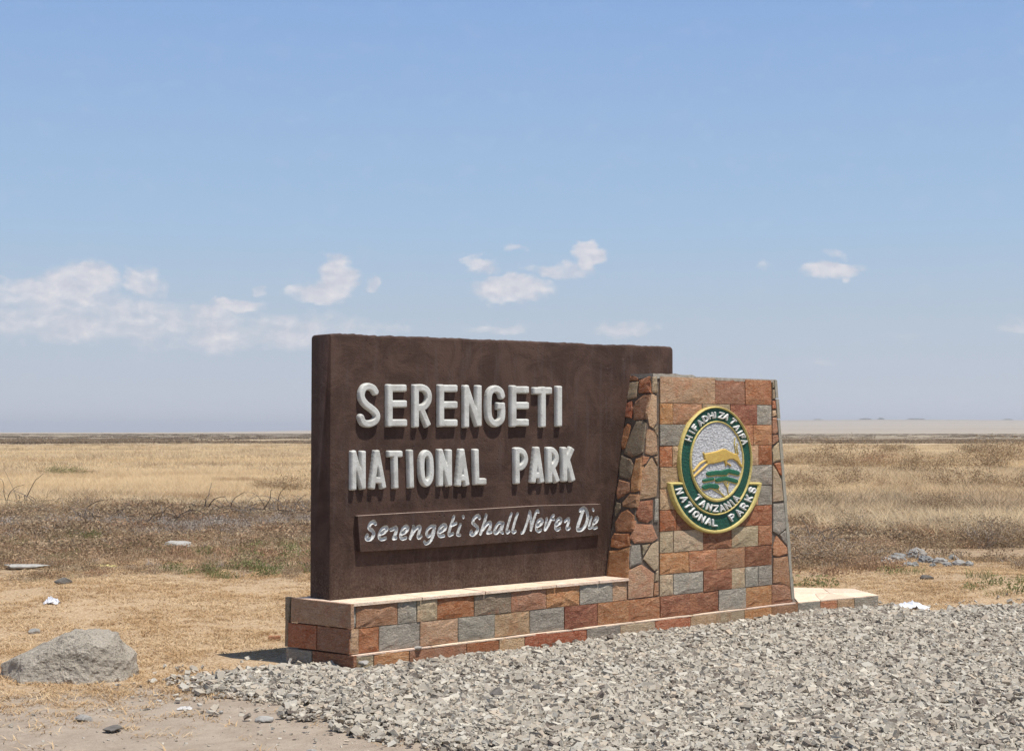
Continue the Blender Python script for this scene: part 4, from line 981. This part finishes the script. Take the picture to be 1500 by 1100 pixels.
# ================================================================== VEGETATION
def grass_mat(name, c1, c2, c3, patch=.35, trans=.25, c4=None):
    m, nt, out = newmat(name); gi = N(nt, 'ShaderNodeNewGeometry'); g = gi.outputs['Position']; ri = gi.outputs['Random Per Island']
    n_ = noise(nt, mapping(nt, g, scale=(.25, 1, .3)), patch*1.4, 6, .66); oi = N(nt, 'ShaderNodeObjectInfo')
    col = mixc(nt, ramp(nt, n_, .42, .60), c1, c2); col = mixc(nt, ramp(nt, val(nt, 'ADD', val(nt, 'MULTIPLY', ri, .6), val(nt, 'MULTIPLY', oi.outputs['Random'], .4)), .45, .95), col, c3)
    if c4: col = mixc(nt, ramp(nt, noise(nt, mapping(nt, g, scale=(.4, 1, .3)), patch*3.1, 5, .65), .57, .66), col, c4)
    d = N(nt, 'ShaderNodeBsdfDiffuse'); t = N(nt, 'ShaderNodeBsdfTranslucent'); mx = N(nt, 'ShaderNodeMixShader'); mx.inputs[0].default_value = trans
    lk(nt, col, d.inputs[0]); lk(nt, col, t.inputs[0]); lk(nt, d.outputs[0], mx.inputs[1]); lk(nt, t.outputs[0], mx.inputs[2]); lk(nt, mx.outputs[0], out.inputs[0])
    return m
M['straw'] = grass_mat('straw_litter', (.60, .43, .25), (.72, .56, .36), (.40, .26, .14), .8, .2)
M['gold'] = grass_mat('golden_grass', (.76, .61, .40), (.64, .49, .31), (.80, .66, .45), .06, .4, (.46, .33, .21))
M['brown'] = grass_mat('brown_weeds', (.44, .325, .215), (.55, .44, .30), (.33, .245, .165), .3, .3, (.37, .31, .18))
M['russet'] = grass_mat('russet_weeds', (.40, .255, .16), (.47, .34, .22), (.27, .18, .115), .5, .25)
M['greyt'] = grass_mat('grey_dead_twigs', (.34, .285, .24), (.42, .365, .31), (.22, .18, .15), .5, .1)
M['greenw'] = grass_mat('green_weeds', (.22, .225, .10), (.32, .30, .15), (.14, .165, .065), .7, .3)
M['bushbrown'] = grass_mat('dry_bush_foliage', (.29, .20, .125), (.38, .285, .18), (.19, .135, .085), .5, .2)
M['scrub'] = grass_mat('far_scrub', (.22, .175, .135), (.31, .24, .17), (.17, .14, .105), .01, .3)

def tuft(nb, h, spread, lean, w, seed, flat=0.):
    r = np.random.default_rng(seed); V, Fc = [], []
    for i in range(nb):
        a = r.uniform(0, 6.28); d0 = spread*math.sqrt(r.random()); x, y = d0*math.cos(r.uniform(0, 6.28)), d0*math.sin(r.uniform(0, 6.28))
        hh = h*r.uniform(.55, 1.1); ln = lean*r.uniform(.3, 1.3)*hh; dx, dy = math.cos(a), math.sin(a); b0 = r.uniform(0, 6.28); wx, wy = math.cos(b0)*w/2, math.sin(b0)*w/2
        k = len(V); z1, z2 = hh*.55*(1-flat), hh*(1-flat)
        V += [(x-wx, y-wy, -.01), (x+wx, y+wy, -.01), (x+dx*ln*.35-wx*.8, y+dy*ln*.35-wy*.8, z1), (x+dx*ln*.35+wx*.8, y+dy*ln*.35+wy*.8, z1), (x+dx*ln, y+dy*ln, z2)]
        Fc += [(k, k+1, k+3, k+2), (k+2, k+3, k+4)]
    return V, Fc
def leafy(nl, h, rad_, leaf, seed, stalk=10):
    r = np.random.default_rng(seed); V, Fc = tuft(stalk, h*1.05, rad_*.6, .7, .006, seed)
    for i in range(nl):
        a, t, q = r.uniform(0, 6.28), math.sqrt(r.random()), r.random(); z = h*q*(1-.55*t*t)+.01; c_ = np.array([rad_*t*math.cos(a), rad_*t*math.sin(a), z])
        u_ = r.normal(0, 1, 3); u_ /= np.linalg.norm(u_); w_ = np.cross(u_, r.normal(0, 1, 3)); w_ /= np.linalg.norm(w_); L = leaf*r.uniform(.5, 1.4); k = len(V)
        V += [tuple(c_-u_*L*.5), tuple(c_+w_*L*.22), tuple(c_+u_*L*.5), tuple(c_-w_*L*.22)]; Fc.append((k, k+1, k+2, k+3))
    return V, Fc
def bush(h, spread, seed, stems=9, w=.012, leaves=160, leaf=.03):
    r = random.Random(seed); V, Fc, LV, LF = [], [], [], []
    def seg(p, q, w0, w1):
        d_ = (q-p).normalized(); s_ = d_.cross(VV((r.gauss(0, 1), r.gauss(0, 1), r.gauss(0, 1)))).normalized(); t_ = d_.cross(s_); k = len(V)
        for c_, ww in ((p, w0), (q, w1)):
            for an in (0, 2.09, 4.19): V.append(c_+(s_*math.cos(an)+t_*math.sin(an))*ww/2)
        for i in range(3): j = (i+1) % 3; Fc.append((k+i, k+j, k+3+j, k+3+i))
    tips = []
    def grow(p, d_, L, w0, lv):
        q = p+d_*L; seg(p, q, w0, w0*.6); tips.append((p+q)/2); tips.append(q)
        if lv <= 0: return
        for i in range(r.choice((2, 2, 3))):
            nd = (d_+VV((r.gauss(0, .55), r.gauss(0, .55), r.gauss(.05, .35)))).normalized(); grow(q, nd, L*r.uniform(.55, .85), w0*.6, lv-1)
    for i in range(stems):
        a = r.uniform(0, 6.28); e = r.uniform(.3, 1.3); d_ = VV((math.cos(a)*spread, math.sin(a)*spread, h*e)).normalized()
        grow(VV((r.uniform(-.1, .1)*spread, r.uniform(-.1, .1)*spread, -.02)), d_, h*.42, w, 2)
    for i in range(leaves):
        p = r.choice(tips)+VV((r.gauss(0, .07), r.gauss(0, .07), r.gauss(0, .05)))*h*1.5; a = VV((r.gauss(0, 1), r.gauss(0, 1), r.gauss(0, 1))).normalized()*leaf*r.uniform(.5, 1.3); b_ = a.cross(VV((r.gauss(0, 1), r.gauss(0, 1), 1))).normalized()*leaf*.35
        k = len(LV); LV.extend([p-a*.5, p+b_*.5, p+a*.5, p-b_*.5]); LF.append((k, k+1, k+2, k+3))
    return V, Fc, LV, LF
def proto_col(name, meshes):
    c_ = bpy.data.collections.new(name)
    for i, me in enumerate(meshes):
        o = bpy.data.objects.new('%s_sprig_%02d' % (name, i), me); c_.objects.link(o)
    return c_
def scatter(name, label, cat, pts, scl, rz, coll, nproto, tilt=None):
    n_ = len(pts); me = bpy.data.meshes.new(name); me.vertices.add(n_); me.vertices.foreach_set('co', np.asarray(pts, np.float32).ravel())
    a = me.attributes.new('sc', 'FLOAT_VECTOR', 'POINT'); a.data.foreach_set('vector', np.asarray(scl, np.float32).ravel())
    rot = np.zeros((n_, 3), np.float32); rot[:, 2] = rz
    if tilt is not None: rot[:, :2] = tilt
    a = me.attributes.new('rt', 'FLOAT_VECTOR', 'POINT'); a.data.foreach_set('vector', rot.ravel())
    a = me.attributes.new('ix', 'INT', 'POINT'); a.data.foreach_set('value', rng.integers(0, nproto, n_).astype(np.int32)); me.update()
    o = link(name, me); ng = bpy.data.node_groups.new(name+'_scatter', 'GeometryNodeTree')
    ng.interface.new_socket('Geometry', in_out='INPUT', socket_type='NodeSocketGeometry'); ng.interface.new_socket('Geometry', in_out='OUTPUT', socket_type='NodeSocketGeometry')
    gi = ng.nodes.new('NodeGroupInput'); go = ng.nodes.new('NodeGroupOutput'); ip = ng.nodes.new('GeometryNodeInstanceOnPoints'); ci = ng.nodes.new('GeometryNodeCollectionInfo')
    ci.inputs[0].default_value = coll; ci.inputs[1].default_value = True; ci.inputs[2].default_value = True
    def att(nm, dt):
        x = ng.nodes.new('GeometryNodeInputNamedAttribute'); x.data_type = dt; x.inputs[0].default_value = nm; return x.outputs[0]
    L = ng.links.new; L(gi.outputs[0], ip.inputs['Points']); L(ci.outputs[0], ip.inputs['Instance']); ip.inputs['Pick Instance'].default_value = True
    L(att('ix', 'INT'), ip.inputs['Instance Index']); L(att('sc', 'FLOAT_VECTOR'), ip.inputs['Scale'])
    e2r = ng.nodes.new('FunctionNodeEulerToRotation'); L(att('rt', 'FLOAT_VECTOR'), e2r.inputs[0]); L(e2r.outputs[0], ip.inputs['Rotation'])
    L(ip.outputs[0], go.inputs[0]); md = o.modifiers.new('scatter', 'NODES'); md.node_group = ng
    tag(o, label, cat, kind='stuff'); return o
def wedge(n_, r0, r1, half=.47, power=1.0):                     # points over the land in front, even per area unless power<1
    u = rng.random(n_); r = np.sqrt(r0*r0+u*(r1*r1-r0*r0)) if power == 1 else r0*(r1/r0)**u
    a = rng.uniform(-half, half, n_); return r*np.sin(a), r*np.cos(a)
def clear_of_sign(x, y, m_=.03):
    s = (x-A0[0])*WD[0]+(y-A0[1])*WD[1]; o = (x-A0[0])*WN[0]+(y-A0[1])*WN[1]
    return ~((s > -.12-m_) & (s < 4.98+m_) & (o < m_) & (o > -.85-m_)) & ~((s > 4.8) & (s < 6.45) & (o < .16) & (o > -.95))
def Zs(x, y): return np.array([gz(a, b_)+far_z(a, b_, math.hypot(a, b_)) for a, b_ in zip(x, y)])
def nf(x, y, s, seed): return np.array([vn(a, b_, s, seed) for a, b_ in zip(x, y)])

# straw litter, thick behind, thin on the bare soil in front
def litter(n_, r0, r1, dens):
    x, y = wedge(n_, r0, r1, .50); k = clear_of_sign(x, y)&(in_poly_sd(x, y) > -.05) & (rng.random(n_) < dens(x, y)); return x[k], y[k]
x, y = litter(60000, 6.2, 21, lambda x, y: np.clip((np.hypot(x, y)-8.4)/2.2, .06, 1)*np.clip(.62+1.1*nf(x, y, .9, 12), .06, 1))
me = [meshdata('straw', *tuft(13, .060, .075, 1.8, .0065, 100+i, .60), [M['straw']]) for i in range(6)]
sc_ = rng.uniform(.5, 1.25, len(x)); scatter('straw', 'short dry flattened straw covering the soil around the sign', 'dry grass', np.stack([x, y, Zs(x, y)], 1), np.stack([sc_, sc_, sc_], 1), rng.uniform(0, 6.28, len(x)), proto_col('straw_set', me), 6)
def clear_of_things(x, y):
    k = np.ones(len(x), bool)
    for (u, v_, rx, ry) in ((1355, 828, 1.15, .75), (262, 806, .28, .55), (30, 842, .42, .6), (155, 831, .22, .4)):
        c_ = G(u, v_); k &= ((x-c_[0])/rx)**2+((y-c_[1])/ry)**2 > 1
    return k
# low brown and green weeds between the turf and the tall grass
x, y = wedge(30000, 16.2, 41, .47); r = np.hypot(x, y)
nn_ = nf(x, y, .35, 21); left = x < 0
inner = np.where(left, 17.4, 18.9)+1.6*nf(x, y, .5, 7); outer = np.where(left, 35, 30)+7*nf(x, y, .2, 17)
k = (r > inner) & (r < outer) & clear_of_things(x, y) & (rng.random(len(x)) < .62+1.0*nn_); x, y, r, nn_ = x[k], y[k], r[k], nn_[k]
me = [meshdata('weed', *(tuft(30, .12, .16, 1.3, .007, 200+i) if i % 3 == 0 else leafy(120, .17, .20, .032, 200+i)), [M[('brown', 'russet', 'bushbrown', 'brown', 'brown', 'bushbrown', 'greyt')[i]]]) for i in range(7)]
sc_ = rng.uniform(.55, 1.3, len(x))*(.75+.5*np.clip(nn_+.5, 0, 1))*np.clip((r-16)/5, .45, 1)
scatter('weeds', 'low brown and green weeds in a band beyond the trampled turf', 'weeds', np.stack([x, y, Zs(x, y)], 1), np.stack([sc_*1.2, sc_*1.2, sc_], 1), rng.uniform(0, 6.28, len(x)), proto_col('weed_set', me), 7)
def patches(mat_key, n_, cent, rad_, h, name, label, seed):
    P, S = [], []
    for (u, v_, a, b_) in cent:
        c_ = G(u, v_); m_ = int(n_*a*b_)
        rr_ = np.sqrt(rng.random(m_)); th = rng.uniform(0, 6.28, m_); xx_ = c_[0]+a*rr_*np.cos(th); yy_ = c_[1]+b_*rr_*np.sin(th)
        P.append(np.stack([xx_, yy_, Zs(xx_, yy_)], 1)); S.append(rng.uniform(.6, 1.3, m_))
    P = np.concatenate(P); S = np.concatenate(S); me = [meshdata(name, *(leafy(120, h*.8, .17, .032, seed+i, 14) if i % 2 else tuft(40, h*.75, .15, 1.1, .007, seed+i)), [M[mat_key]]) for i in range(4)]
    scatter(name, label, 'weeds', P, np.stack([S, S, S], 1), rng.uniform(0, 6.28, len(S)), proto_col(name+'_set', me), 4)
patches('greenw', 22, [(50, 812, .9, 1.2), (195, 806, .6, .9), (350, 838, .9, .7), (400, 822, .9, 1.6), (300, 812, .8, .8), (60, 792, 1, 1.4), (430, 800, .6, 1.5), (1170, 853, .22, .5), (1460, 868, .35, .9), (1375, 838, .12, .3), (1460, 758, 1.4, 2.5), (1330, 846, .3, .4)], 1, .13, 'green_weeds', 'patches of low green weeds among the dry growth', 300)
patches('russet', 20, [(200, 806, 1.2, .7), (290, 818, 1.2, 1.0), (400, 812, 1.4, 1.0), (430, 832, .6, .8), (30, 800, .8, 1.2), (1200, 832, 1.0, .9), (1250, 826, .7, .9), (1180, 818, .5, 1.0)], 1, .16, 'russet_weeds', 'patches of low russet weeds among the dry growth', 320)
patches('greyt', 14, [(300, 762, 3.2, 3.0), (400, 765, 2.2, 3.0), (120, 775, 2.4, 2.5), (250, 775, 2, 2)], 1, .20, 'grey_brushwood', 'grey dead brushwood lying in the weed band left of the sign', 340)
# tall golden grass
def gold(n_, r0, r1, h, sp_, w, nb, s_, name, label, power=1.0, mk='gold', thr=-9, half=.47):
    x, y = wedge(n_, r0, r1, half, power); q = nf(x*.5, y, .07, 31)+.5*nf(x*.5, y, .21, 5); r = np.hypot(x, y)
    k = (q > thr) & ~((r < np.where(x < 0, 32, 25.5)+6*nf(x, y, .2, 17))); x, y, q = x[k], y[k], q[k]
    me = [meshdata(name, *tuft(nb, h, sp_, .95, w, s_+i), [M[mk]]) for i in range(5)]
    sz_ = rng.uniform(.65, 1.25, len(x))*(1+.5*q.clip(-.6, .6)); scatter(name, label, 'grass', np.stack([x, y, Zs(x, y)], 1), np.stack([sz_, sz_, sz_], 1), rng.uniform(0, 6.28, len(x)), proto_col(name+'_set', me), 5)
gold(26000, 24, 62, .25, .22, .008, 30, 400, 'golden_grass', 'tall golden dry grass of the near plain')
gold(15000, 60, 200, .22, .8, .022, 44, 420, 'golden_grass', 'golden dry grass of the middle plain', .5)
gold(9000, 30, 260, .30, .6, .016, 46, 440, 'brown_grass', 'brown tussocks scattered through the golden plain', .5, 'brown', .06)
x, y = wedge(5200, 210, 1700, .47, .5); q = nf(x, y*2.2, .006, 41)
k = q > -.05; x, y = x[k], y[k]; me = [meshdata('scrub', *tuft(60, .55, 1.6, .9, .09, 460+i), [M['scrub']]) for i in range(5)]
sz_ = rng.uniform(.5, 1.2, len(x)); scatter('distant_scrub', 'dark low scrub far out on the plain', 'scrub', np.stack([x, y, Zs(x, y)], 1), np.stack([sz_*1.6, sz_, sz_*.8], 1), rng.uniform(0, .3, len(x)), proto_col('scrub_set', me), 5)

# ------------------------------------------------------------------ single shrubs one can point at
bush_vars = []
for i, (h, sp_, st, lv, lf, lw) in enumerate([(.42, .5, 16, 1700, .026, .008), (.55, .35, 14, 1400, .026, .008), (.34, .6, 20, 2000, .024, .007), (.5, .55, 18, 1600, .028, .008)]):
    a = bush(h, sp_, 500+i, st, lw, lv, lf); bush_vars.append(a)
def bush_meshes(i, stem_mat, leaf_mat, tagn):
    a = bush_vars[i]; return meshdata('stems', a[0], a[1], [stem_mat]), meshdata('foliage', a[2], a[3], [leaf_mat])
bcache = {}
def shrub(u, v_, s_, var, sm, lm, lb, group=None, name='shrub', zs=1.):
    key = (var, sm, lm)
    if key not in bcache: bcache[key] = bush_meshes(var, M[sm], M[lm], '')
    p = G(u, v_); e = empty(name, (p[0], p[1], gz(p[0], p[1]))); e.rotation_euler = (0, 0, random.uniform(0, 6.28)); e.scale = (s_, s_, s_*zs)
    for nm, me in zip(('stems', 'foliage'), bcache[key]):
        if me is None: continue
        o = bpy.data.objects.new(nm, me); COL.objects.link(o); o.parent = e
    tag(e, lb, 'shrub' if name == 'shrub' else 'brushwood', group); return e
SH = [
 (1205, 822, 1.25, 0, 'greyt', 'russet', 'thorny brown shrub right of the pillar with bare grey twigs'), (1178, 818, 1.0, 2, 'greyt', 'brown', 'low dark shrub touching the pillar edge on its right'),
 (1236, 824, 1.0, 3, 'greyt', 'brown', 'brown shrub left of the rock heap'), (1262, 828, .8, 2, 'greyt', 'russet', 'small russet shrub just left of the heap of rocks'), (1282, 805, .7, 0, 'greyt', 'russet', 'small dark shrub behind the left end of the rock heap'),
 (1440, 800, 1.0, 1, 'greyt', 'brown', 'dark upright shrub right of the rock heap'), (1480, 798, 1.1, 3, 'greyt', 'brown', 'brown shrub near the right edge behind the dirt mound'), (1400, 800, .9, 2, 'brown', 'brown', 'brown shrub behind the right part of the rock heap'),
 (1340, 790, .9, 1, 'brown', 'russet', 'thin russet shrub above the largest rock of the heap'), (1208, 752, 1.7, 1, 'brown', 'brown', 'tall dry stalky shrub in golden grass right of the pillar'), (1388, 760, 1.7, 1, 'brown', 'brown', 'tall feathery brown shrub in the right middle field'),
 (1300, 738, 1.3, 2, 'brown', 'brown', 'small round dark tussock alone in pale grass'), (1180, 722, 2.4, 2, 'brown', 'brown', 'wide brown bush cluster beside the pillar at emblem height'), (1225, 716, 2.6, 3, 'brown', 'brown', 'spiky brown bush right of the wide cluster'),
 (1305, 721, 2.0, 2, 'brown', 'russet', 'flat brown bush in the middle of the right field'), (1410, 719, 2.6, 3, 'brown', 'brown', 'broad brown bush in the right field'), (1485, 722, 2.6, 0, 'brown', 'brown', 'brown bush cut by the right edge of the view'),
 (1170, 683, 3.6, 2, 'brown', 'brown', 'far brown bush nearest the pillar'), (1187, 675, 2.6, 0, 'brown', 'brown', 'small dome shaped far bush right of the pillar'), (1215, 688, 4.0, 2, 'brown', 'brown', 'wide far bush third from the pillar'), (1240, 682, 4.6, 3, 'brown', 'brown', 'tallest far bush between pillar and field centre'),
 (1292, 684, 3.4, 0, 'brown', 'russet', 'round far bush in the centre of the right field'), (1270, 690, 3.0, 2, 'brown', 'brown', 'pale low far bush left of the round one'), (1360, 686, 4.4, 2, 'brown', 'brown', 'long low far bush right of the round one'), (1345, 700, 3.6, 2, 'brown', 'brown', 'brown bush lying below the long low far bush'),
 (1430, 690, 4.6, 2, 'brown', 'brown', 'far bush at the right with a ragged top'), (1465, 679, 5.0, 3, 'brown', 'brown', 'tall far bush near the right edge'), (1495, 676, 5.0, 0, 'brown', 'russet', 'far russet bush at the right edge'), (1315, 664, 5.0, 2, 'brown', 'brown', 'thin dark far thicket on the golden plain at right'), (1440, 666, 5.2, 2, 'brown', 'brown', 'distant thicket near the right edge'),
 (420, 722, 2.2, 2, 'brown', 'brown', 'brown bush directly left of the brown slab'), (442, 724, 2.2, 3, 'brown', 'brown', 'brown bush partly hidden by the brown slab'), (398, 720, 1.6, 0, 'brown', 'brown', 'left end bush of the clump beside the slab'),
 (100, 698, 2.6, 2, 'brown', 'greenw', 'low olive bush alone in the golden grass at left'), (75, 698, 1.8, 2, 'brown', 'brown', 'low brown bush left of the olive one'), (122, 698, 1.8, 2, 'brown', 'brown', 'low brown bush right of the olive one'),
 (90, 752, 1.5, 3, 'greyt', 'brown', 'dark leafy bush at the front edge of the golden grass'), (118, 748, 1.1, 1, 'greyt', 'brown', 'small bush just right of the dark leafy one'), (45, 750, 1.6, 0, 'greyt', 'brown', 'straggly bush near the left edge'),
 (1165, 868, .22, 2, 'greenw', 'greenw', 'small green plant at the foot of the pillar behind the platform')]
SH += [(150, 757, 1.0, 2, 'greyt', 'bushbrown', 'low brown shrub left of the small arched twigs'), (185, 763, .9, 0, 'greyt', 'bushbrown', 'brown shrub right of the small arched twigs'), (270, 765, .9, 2, 'greyt', 'bushbrown', 'low brown shrub left of the upright branch stub'),
 (360, 766, .8, 3, 'greyt', 'bushbrown', 'low brown shrub right of the woolly dead bush'), (20, 768, 1.1, 2, 'greyt', 'bushbrown', 'dark low shrub cut by the left edge'), (70, 772, 1.0, 3, 'greyt', 'bushbrown', 'dark shrub below the straggly bush at the left'), (110, 800, .5, 2, 'greyt', 'russet', 'small russet shrub above the yellow wrapper'),
 (435, 835, .7, 2, 'greyt', 'russet', 'russet shrub at the turf edge against the slab'), (210, 806, .6, 0, 'greyt', 'russet', 'russet shrub left of the flat white stone'), (1320, 790, 1.0, 2, 'greyt', 'bushbrown', 'low dark shrub behind the left half of the heap'), (1370, 775, 1.1, 0, 'greyt', 'bushbrown', 'dark shrub behind the middle of the heap'),
 (1420, 778, 1.0, 3, 'greyt', 'bushbrown', 'dark shrub left of the tall upright one'), (1500, 770, 1.2, 2, 'greyt', 'bushbrown', 'shrub cut by the right edge above the dirt mound'), (1255, 785, 1.2, 1, 'greyt', 'bushbrown', 'upright dark shrub behind the brown thicket'), (1330, 750, 1.4, 2, 'bushbrown', 'bushbrown', 'low dark tussock above the heap in gold grass')]
for i, (u, v_, s_, var, sm, lm, lb) in enumerate(SH):
    if u > 1150 and 790 < v_ < 835: s_ *= 1.4
    if lm == 'brown': lm = 'bushbrown'
    shrub(u, v_, s_, var, sm, lm, lb, 'dry shrubs on the plain' if 'green plant' not in lb else None, zs=.85 if v_ < 745 else .75)
# dead branches: bare twigs only
def brushpile(u, v_, s_, seed, lb):
    r = random.Random(seed); p = G(u, v_); s_ *= .55
    e = empty('dead_branches', (p[0], p[1], gz(p[0], p[1])))
    for br in range(18):
        V, Fc = [], []; q = VV((r.uniform(-.9, .9), r.uniform(-.2, .2), 0))*s_; d_ = VV((r.uniform(-1, 1), r.uniform(-.3, .3), r.uniform(.3, 1.2))).normalized(); w = r.uniform(.009, .017)
        if br == 0 and 'stub' in lb: d_ = VV((.25, 0, 1)); w = .02
        n_ = 8; L = s_*r.uniform(.10, .2)
        for st in range(n_+1):
            t_ = VV((0, 1, 0)).cross(d_).normalized(); u_ = d_.cross(t_)
            for an in (0, 2.09, 4.19): V.append(q+(t_*math.cos(an)+u_*math.sin(an))*w)
            q = q+d_*L; d_ = (d_+VV((r.gauss(0, .16), r.gauss(0, .12), r.gauss(-.2, .12)))).normalized(); w *= .88
        for st in range(n_):
            for i in range(3): j = (i+1) % 3; k = st*3; Fc.append((k+i, k+j, k+3+j, k+3+i))
        o = link('branch', meshdata('branch', V, Fc, [M['deadwood']])); o.parent = e
    tag(e, lb, 'brushwood', 'dead branches in the weed band')
M['deadwood'] = simple_mat('grey_dead_wood', (.11, .09, .075), (.20, .165, .135), 20, .004)
for u, v_, s_, sd_, lb in ((325, 757, .9, 1, 'upright dead branch stub standing in the weeds left of the sign'), (405, 757, 1.1, 2, 'arched tangle of dead branches nearest the slab'), (437, 756, .9, 3, 'dead branches half hidden behind the slab edge'),
   (145, 768, .8, 4, 'small arched dead twigs low in the weed band'), (225, 770, .9, 5, 'curved dead branch lying in the weed band'), (30, 742, 1.2, 6, 'long arched dead branch at the left edge'), (375, 760, .8, 7, 'short dead branches between the stub and the arched tangle'), (1215, 800, .6, 8, 'bare dead twigs inside the thorny shrub by the pillar')):
    brushpile(u, v_, s_, sd_, lb)
# woolly grey tumbleweed at the stub
shrub(328, 756, .8, 2, 'greyt', 'greyt', 'grey woolly dead bush beside the upright branch stub', None)

# ------------------------------------------------------------------ groves on the far ridge
def grove(u, w_px, h, lb, seed):
    R0 = 11800.; a = math.atan((u-750)/F); x, y = R0*math.sin(a), R0*math.cos(a); z = gz(x, y)+far_z(x, y, R0); W = w_px/F*R0; r = random.Random(seed)
    e = empty('tree_grove', (x, y, z)); V, Fc = [], []
    for i in range(260):
        cx_ = r.uniform(-.5, .5); hh = h*(1-(2*cx_)**4)*r.uniform(.55, 1); c_ = VV((cx_*W, r.uniform(-15, 15), hh*r.uniform(.1, 1))); k = len(V)
        for _ in range(4): V.append(c_+VV((r.gauss(0, 4), r.gauss(0, 4), r.gauss(0, 2.2))))
        Fc += [(k, k+1, k+2), (k, k+2, k+3), (k, k+1, k+3), (k+1, k+2, k+3)]
    o = link('crown', meshdata('crown', V, Fc, [M['greenw']])); o.parent = e; V, Fc = [], []
    for i in range(12):
        x0 = r.uniform(-.45, .45)*W; k = len(V); V += [(x0-1, 0, -3), (x0+1, 0, -3), (x0, 1.5, -3), (x0, .4, h*.5)]; Fc += [(k, k+1, k+3), (k+1, k+2, k+3), (k+2, k, k+3)]
    o = link('trunk', meshdata('trunk', V, Fc, [M['deadwood']])); o.parent = e
    tag(e, lb, 'trees', 'groves on the far ridge')
grove(1268, 18, 15, 'left one of two close groves on the hazy ridge', 1); grove(1290, 10, 16, 'small grove right beside the left one on the hazy ridge', 2); grove(1341, 26, 14, 'longest grove on the hazy ridge', 3); grove(1198, 12, 9, 'faint grove on the ridge nearest the pillar', 4); grove(1476, 14, 11, 'faint grove on the ridge near the right edge', 5)
